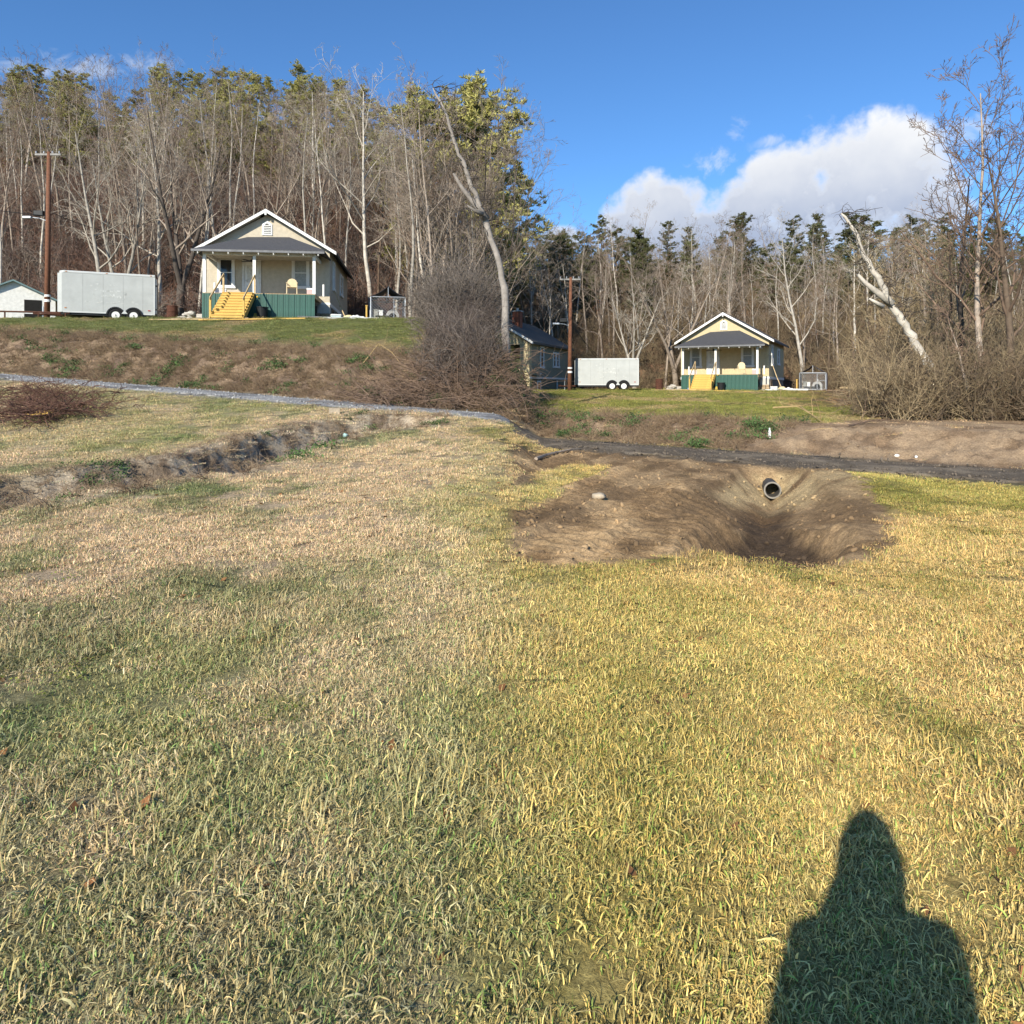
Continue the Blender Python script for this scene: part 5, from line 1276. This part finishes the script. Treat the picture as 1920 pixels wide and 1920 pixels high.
def road_stones():
    g = np.random.default_rng(29); n = 5200; half = n//2
    t1 = g.uniform(.5, 24, half); t2 = g.uniform(.6, 15, n-half); o1 = g.normal(0, .75, half); o2 = g.normal(0, .75, n-half)
    P = np.vstack([LA+LE*t1[:, None]+LN*o1[:, None], RC+RE*t2[:, None]+RN*o2[:, None]]); s = .010+.03*g.random(n)**3
    pr = [rock_mesh(random.Random(40+i), 1).mesh('gravel', M_clod, True) for i in range(4)]
    tint = np.vstack([np.tile((.38, .375, .36), (half, 1)), np.tile((.15, .12, .09), (n-half, 1))])*(.5+.9*g.random((n, 1)))
    gn_scatter('road_gravel', np.column_stack([P, h(P[:, 0], P[:, 1])+.03]), g.uniform(0, 6.28, (n, 3)), np.stack([s, s, s*.8], 1), g.integers(0, 4, n), pr, 'loose gravel strewn along the road', tint)
road_stones()
# ---- undergrowth and thickets of bare brush
M_brush = mat('bare_brush', (.85, .85, .85), .9, .3, 6, attr=('tint', 'INSTANCER'))
def brush_proto(seed, stems, arch, twigs):
    g = np.random.default_rng(seed); T = Tubes()
    for k in range(stems):
        a = g.uniform(0, 6.28); s = g.uniform(.1, .75); P = grow_line(g, np.array((g.normal(0, .12), g.normal(0, .12), -.05)), np.array((math.cos(a)*s, math.sin(a)*s, 1)), g.uniform(.55, 1.1), 6, .14, -arch); T.tube(P, np.linspace(.0085, .003, 7), 3)
        for q in range(twigs):
            i = g.integers(1, 6); b = P[i]; d = norm(P[i]-P[i-1]); nd = norm(d*.7+g.normal(0, .6, 3)); L = g.uniform(.15, .42)
            P2 = grow_line(g, b, nd, L, 3, .22, .0); T.tube(P2, np.linspace(.004, .0018, 4), 3)
            for e in range(2):
                P3 = grow_line(g, P2[g.integers(1, 4)], norm(nd+g.normal(0, .7, 3)), L*.5, 2, .2, 0); T.tube(P3, np.linspace(.0030, .0014, 3), 3)
    return T.mesh('brush', M_brush)
bprotos = [brush_proto(i, 9, (.02, .10, .16)[i % 3], 6) for i in range(5)]
def brush(name, label, pts, smin, smax, cols, seed):
    g = np.random.default_rng(seed); pts = np.asarray(pts); n = len(pts); Z = h(pts[:, 0], pts[:, 1]); s = g.uniform(smin, smax, n)
    cols = np.array(cols); tint = cols[g.integers(0, len(cols), n)]*(.65+.7*g.random((n, 1)))
    rot = np.stack([g.normal(0, .12, n), g.normal(0, .12, n), g.uniform(0, 6.28, n)], 1)
    return gn_scatter(name, np.column_stack([pts, Z]), rot, np.stack([s, s, s*g.uniform(.8, 1.2, n)], 1), g.integers(0, len(bprotos), n), bprotos, label, tint)
g0 = np.random.default_rng(31)
def region(n, ulo, uhi, ylo, yhi, test=None):
    Y = np.sqrt(g0.uniform(ylo**2, yhi**2, n)); X = g0.uniform(ulo, uhi, n)*Y
    if test is not None: k = test(X, Y); X, Y = X[k], Y[k]
    return np.column_stack([X, Y])
C_left = [(.25, .185, .145), (.33, .27, .215), (.19, .125, .10), (.28, .155, .105)]
C_right = [(.25, .185, .11), (.33, .25, .145), (.19, .135, .085)]
offhouse = lambda H: (lambda X, Y: ~((np.abs((X-H['O'][0])*math.cos(H['rz'])+(Y-H['O'][1])*math.sin(H['rz'])) < 4.3) & (np.abs(-(X-H['O'][0])*math.sin(H['rz'])+(Y-H['O'][1])*math.cos(H['rz'])-4) < 7.5)))
brush('undergrowth', 'bare brown undergrowth on the hillside behind the larger bungalow', region(2100, -.78, -.08, 47.5, 92, lambda X, Y: offhouse(HL)(X, Y) & (Y > 50-(X+13)*.0) | (Y > 52)), 2.0, 5.0, C_left, 41)
brush('undergrowth', 'bare brown undergrowth on the hillside behind the smaller bungalow', region(2200, -.10, .80, 63, 118, lambda X, Y: (Y > 66) | (offhouse(HR)(X, Y) & (X > 10))), 1.8, 4.2, C_right, 42)
brush('brush_thicket', 'dense bare thicket at the right end of the left yard', np.vstack([region(330, -.10, -.045, 24.5, 42, lambda X, Y: X/Y > -.10+.03*g0.random(len(X))), region(110, -.105, -.042, 23.0, 27)]), .8, 2.0, [(.17, .135, .11), (.24, .195, .16), (.12, .09, .075)], 43)
brush('brush_thicket', 'tall grey brush behind the left snag', region(150, -.10, -.055, 30, 44), 2.2, 3.8, [(.17, .14, .115), (.24, .20, .165)], 46)
brush('brush_thicket', 'dense straw coloured thicket along the right side of the right yard', np.vstack([region(1100, .485, .80, 21.5, 52, lambda X, Y: X/Y > .525+.10*g0.random(len(X))-.0018*(Y-21)), region(260, .50, .80, 20.8, 30)]), 1.1, 3.0, C_right, 44)
brush('brush_thicket', 'tall straw coloured brush at the back of the right thicket', region(420, .49, .80, 30, 60, lambda X, Y: X/Y > .50+.12*g0.random(len(X))), 3.2, 5.6, C_right, 45)
# ---- cut brush heaped on the bank under the left thicket, and a heap at the left edge
def stick_heap(name, label, areas, n, Lr, m, seed):
    g = np.random.default_rng(seed); T = Tubes()
    A_ = np.array([gp0(px, py, h0) for px, py in areas]); A_ = A_[g.integers(0, len(A_), n)]+g.normal(0, .45, (n, 2)); spots = np.column_stack([A_, h(A_[:, 0], A_[:, 1])])
    for k in range(n):
        q = spots[k]; b = np.array((q[0]+g.normal(0, .35), q[1]+g.normal(0, .35), 0)); b[2] = q[2]+g.uniform(0, .35); a = g.uniform(0, 6.28)
        P = grow_line(g, b, np.array((math.cos(a), math.sin(a), g.uniform(-.1, .75))), g.uniform(*Lr), 5, .2, -.10); r = g.uniform(.006, .017); T.tube(P, np.linspace(r, r*.35, 6), 3)
        for e in range(3):
            P2 = grow_line(g, P[g.integers(1, 5)], norm(P[-1]-P[0]+g.normal(0, .5, 3)), g.uniform(.2, .6), 3, .25, -.03); T.tube(P2, np.linspace(r*.5, r*.2, 4), 3)
    o = bpy.data.objects.new(name, T.mesh(name, m)); COL.objects.link(o); tag(o, label, None, None, 'stuff'); return o
stick_heap('cut_brush', 'tangle of cut brown canes on the bank below the left thicket', [(x, y) for x in range(640, 930, 40) for y in (690, 720, 745, 760) if y > 760-(x-640)*.35], 900, (.7, 2.4), T_brown, 3)
stick_heap('cut_brush', 'heap of reddish brown brush at the left edge below the gravel road', [(62, 750), (90, 760), (120, 775), (60, 790), (95, 790)], 420, (.4, 1.1), bark('red_brush', (.15, .085, .062)), 4)
# ------------------------------------------------------------ odd bits lying about
def stone(px, py, r, label, m=M_rock, name='stone', cat='stone', sd=1):
    o = rock_mesh(random.Random(sd), r).build(name, m, None, tuple(gp(px, py)+Vector((0, 0, r*.3))), smooth=True); tag(o, label, cat); return o
stone(1122, 934, .085, 'tan stone lying alone on the graded soil', sd=2)
b = MB().box((0, 0, .07), (.26, .16, .15)).build('concrete_block', M_rock, None, tuple(gp(627, 776))); b.rotation_euler = (0.05, .03, .2); tag(b, 'tan block at the head of the old ditch beside the gravel road', 'block')
stone(648, 820, .07, 'pale teal bag scrap in the weeds of the old ditch', mat('teal_plastic', (.35, .55, .52), .5), 'plastic_scrap', 'litter', 5)
stone(795, 715, .16, 'white plastic bag caught in the brush on the left bank', M_foam, 'plastic_bag', 'litter', 6)
stone(722, 729, .09, 'cream clod at the foot of the left brush heap', M_rock, 'clod', 'stone', 7)
stone(876, 728, .10, 'cream clod under the left thicket above the road', M_rock, 'clod', 'stone', 8)
stone(1840, 768, .13, 'white plastic bag at the foot of the right edge trees', M_foam, 'plastic_bag', 'litter', 9)
stone(1682, 856, .05, 'white pebble on the bare bank above the dark road', M_foam, 'pebble', 'stone', 10)
stone(1718, 858, .04, 'small white pebble right of the larger one on the bare bank', M_foam, 'pebble', 'stone', 11)
q = gp(1443, 822); t = thing('plastic_bottle', 'white plastic bottle standing on the weedy bank above the culvert', 'bottle', q)
MB().lathe([(.035, 0), (.04, .02), (.04, .16), (.018, .22), (.018, .25)], k=14).build('bottle_body', M_foam, t); MB().lathe([(.02, .25), (.02, .275)], k=12).build('cap', M_foam, t)
def fallen(label, pts, r, m, name='fallen_branch', twigs=8, sd=1):
    P = [gp(px, py)+Vector((0, 0, dz)) for px, py, dz in pts]; t = thing(name, label, 'branch', P[0]); Q = [p-P[0] for p in P]
    MB().tube(Q, [r*(1-.75*i/(len(Q)-1)) for i in range(len(Q))], 6).build('limb', m, t)
    g = np.random.default_rng(sd)
    for k in range(twigs):
        i = g.integers(0, len(Q)-1); b = np.array(Q[i].lerp(Q[i+1], g.random())); P2 = grow_line(g, b, np.array(g.normal(0, .6, 3))+np.array((0, 0, .5)), g.uniform(.4, 1.1), 4, .25, -.03)
        MB().tube([tuple(p) for p in P2], [r*.35*(1-.7*j/4) for j in range(5)], 4).build('twig', m, t)
M_cut = mat('cut_branch', (.40, .28, .13), .9, .2, 8)
fallen('yellowish fallen branch on the edge of the right yard lawn', [(1450, 772, .15), (1500, 775, .25), (1530, 790, .1), (1560, 808, .03)], .035, M_cut, sd=2)
fallen('pale cut branch propped on the brush at the right edge', [(1690, 785, .02), (1715, 775, .35), (1750, 752, .8), (1775, 740, 1.2)], .05, M_cut, twigs=4, sd=3)
fallen('thin dry branch lying along the top of the bare bank', [(1590, 800, .03), (1640, 793, .08), (1700, 790, .05)], .025, T_brown, sd=4)
fallen('dark rotten log at the left end of the graded soil', [(1005, 862, .02), (1025, 857, .05), (1045, 851, .04), (1068, 848, .05), (1090, 843, .02)], .04, B_grey, 'rotten_log', 0, 5)
fallen('tall bare weed stem on the left bank before the yard lawn', [(790, 706, .0), (795, 700, .6), (793, 690, 1.1)], .03, T_brown, 'dead_shrub', 12, 6)
fallen('bent yellowish cane arching over the left bank', [(680, 690, .1), (710, 672, .5), (735, 680, .35), (760, 696, .05)], .02, M_cut, 'bent_cane', 4, 7)
for i, (px, py, a) in enumerate(((70, 783, 12), (74, 789, 5), (68, 795, -6), (80, 780, 20))):
    q = gp(px, py); o = MB().box((0, 0, 0), (.62, .07, .04), ry=R(-6)).build('lumber_offcut', M_newwood, None, (q.x, q.y, q.z+.12+.05*(i % 3))); o.rotation_euler = (0, 0, R(a)); tag(o, 'yellow lumber offcut on the brush heap at the left edge', 'offcut', 'lumber offcuts at the left edge')

# ------------------------------------------------------------ the photographer, standing just behind the lens
def person():
    base = Vector((-.09, -.30, 0)); t = thing('person', 'person in dark hooded jacket holding up a phone behind the camera', 'person', (base.x, base.y, hz(base.x, base.y)))
    J = {}; E = []; Rd = []
    def j(n, p, r, par=None):
        J[n] = len(Rd); Rd.append((p, r)); 
        if par: E.append((J[par], J[n]))
    j('pelvis', (0, 0, .95), (.16, .12)); j('waist', (0, 0, 1.10), (.15, .11), 'pelvis'); j('chest', (0, -.01, 1.30), (.18, .13), 'waist'); j('upper', (0, 0, 1.43), (.13, .11), 'chest')
    j('neck', (0, .02, 1.50), (.065, .065), 'upper'); j('head1', (0, .03, 1.57), (.075, .09), 'neck'); j('head2', (0, .03, 1.66), (.075, .09), 'head1'); j('crown', (0, .02, 1.72), (.045, .05), 'head2')
    for s, n in ((-1, 'l'), (1, 'r')):
        j('sh'+n, (s*.19, .0, 1.41), (.075, .075), 'upper'); j('el'+n, (s*.21, .03, 1.14), (.075, .07), 'sh'+n); j('wr'+n, (s*.10+.03, .15, 1.36), (.042, .042), 'el'+n); j('pa'+n, (s*.07+.06, .19, 1.46), (.035, .024), 'wr'+n)
        for k in range(4): j(f'f{k}{n}', (s*.05+.085, .205, 1.475+.022*k), (.011, .011), 'pa'+n); j(f'g{k}{n}', (s*.03+.085, .19, 1.48+.022*k), (.009, .009), f'f{k}{n}')
        j('th'+n, (s*.05+.08, .175, 1.46), (.012, .012), 'pa'+n)
        j('hip'+n, (s*.10, 0, .88), (.11, .11), 'pelvis'); j('kn'+n, (s*.12, .02, .50), (.075, .075), 'hip'+n); j('an'+n, (s*.13, -.01, .10), (.05, .05), 'kn'+n); j('to'+n, (s*.14, .15, .04), (.045, .035), 'an'+n)
    me = bpy.data.meshes.new('body'); me.from_pydata([p for p, r in Rd], E, []); me.update()
    o = bpy.data.objects.new('body', me); COL.objects.link(o); o.parent = t
    sk = o.modifiers.new('skin', 'SKIN')
    if not me.skin_vertices: 
        bpy.context.view_layer.objects.active = o
    for v, (p, r) in zip(me.skin_vertices[0].data, Rd): v.radius = r
    me.skin_vertices[0].data[0].use_root = True
    sb = o.modifiers.new('subdiv', 'SUBSURF'); sb.levels = 1; sb.render_levels = 1
    me.materials.append(mat('dark_jacket', (.03, .035, .05), .9, .2, 8))
    MB().lathe([(.085, 1.46), (.098, 1.52), (.108, 1.59), (.100, 1.67), (.068, 1.745), (.03, 1.785)], (0, .02, 0), 14).build('hood', mat('dark_jacket', (.03, .035, .05)), t, smooth=True)
    ph = thing('phone', 'black phone held up before the photographer', 'phone', tuple(base+Vector((.085, .205, 1.52+hz(base.x, base.y)))))
    MB().box((0, 0, 0), (.076, .009, .155)).build('case', M_black, ph, bevel=.003); MB().box((0, -.0055, 0), (.068, .001, .145)).build('screen', M_glass, ph)
person()
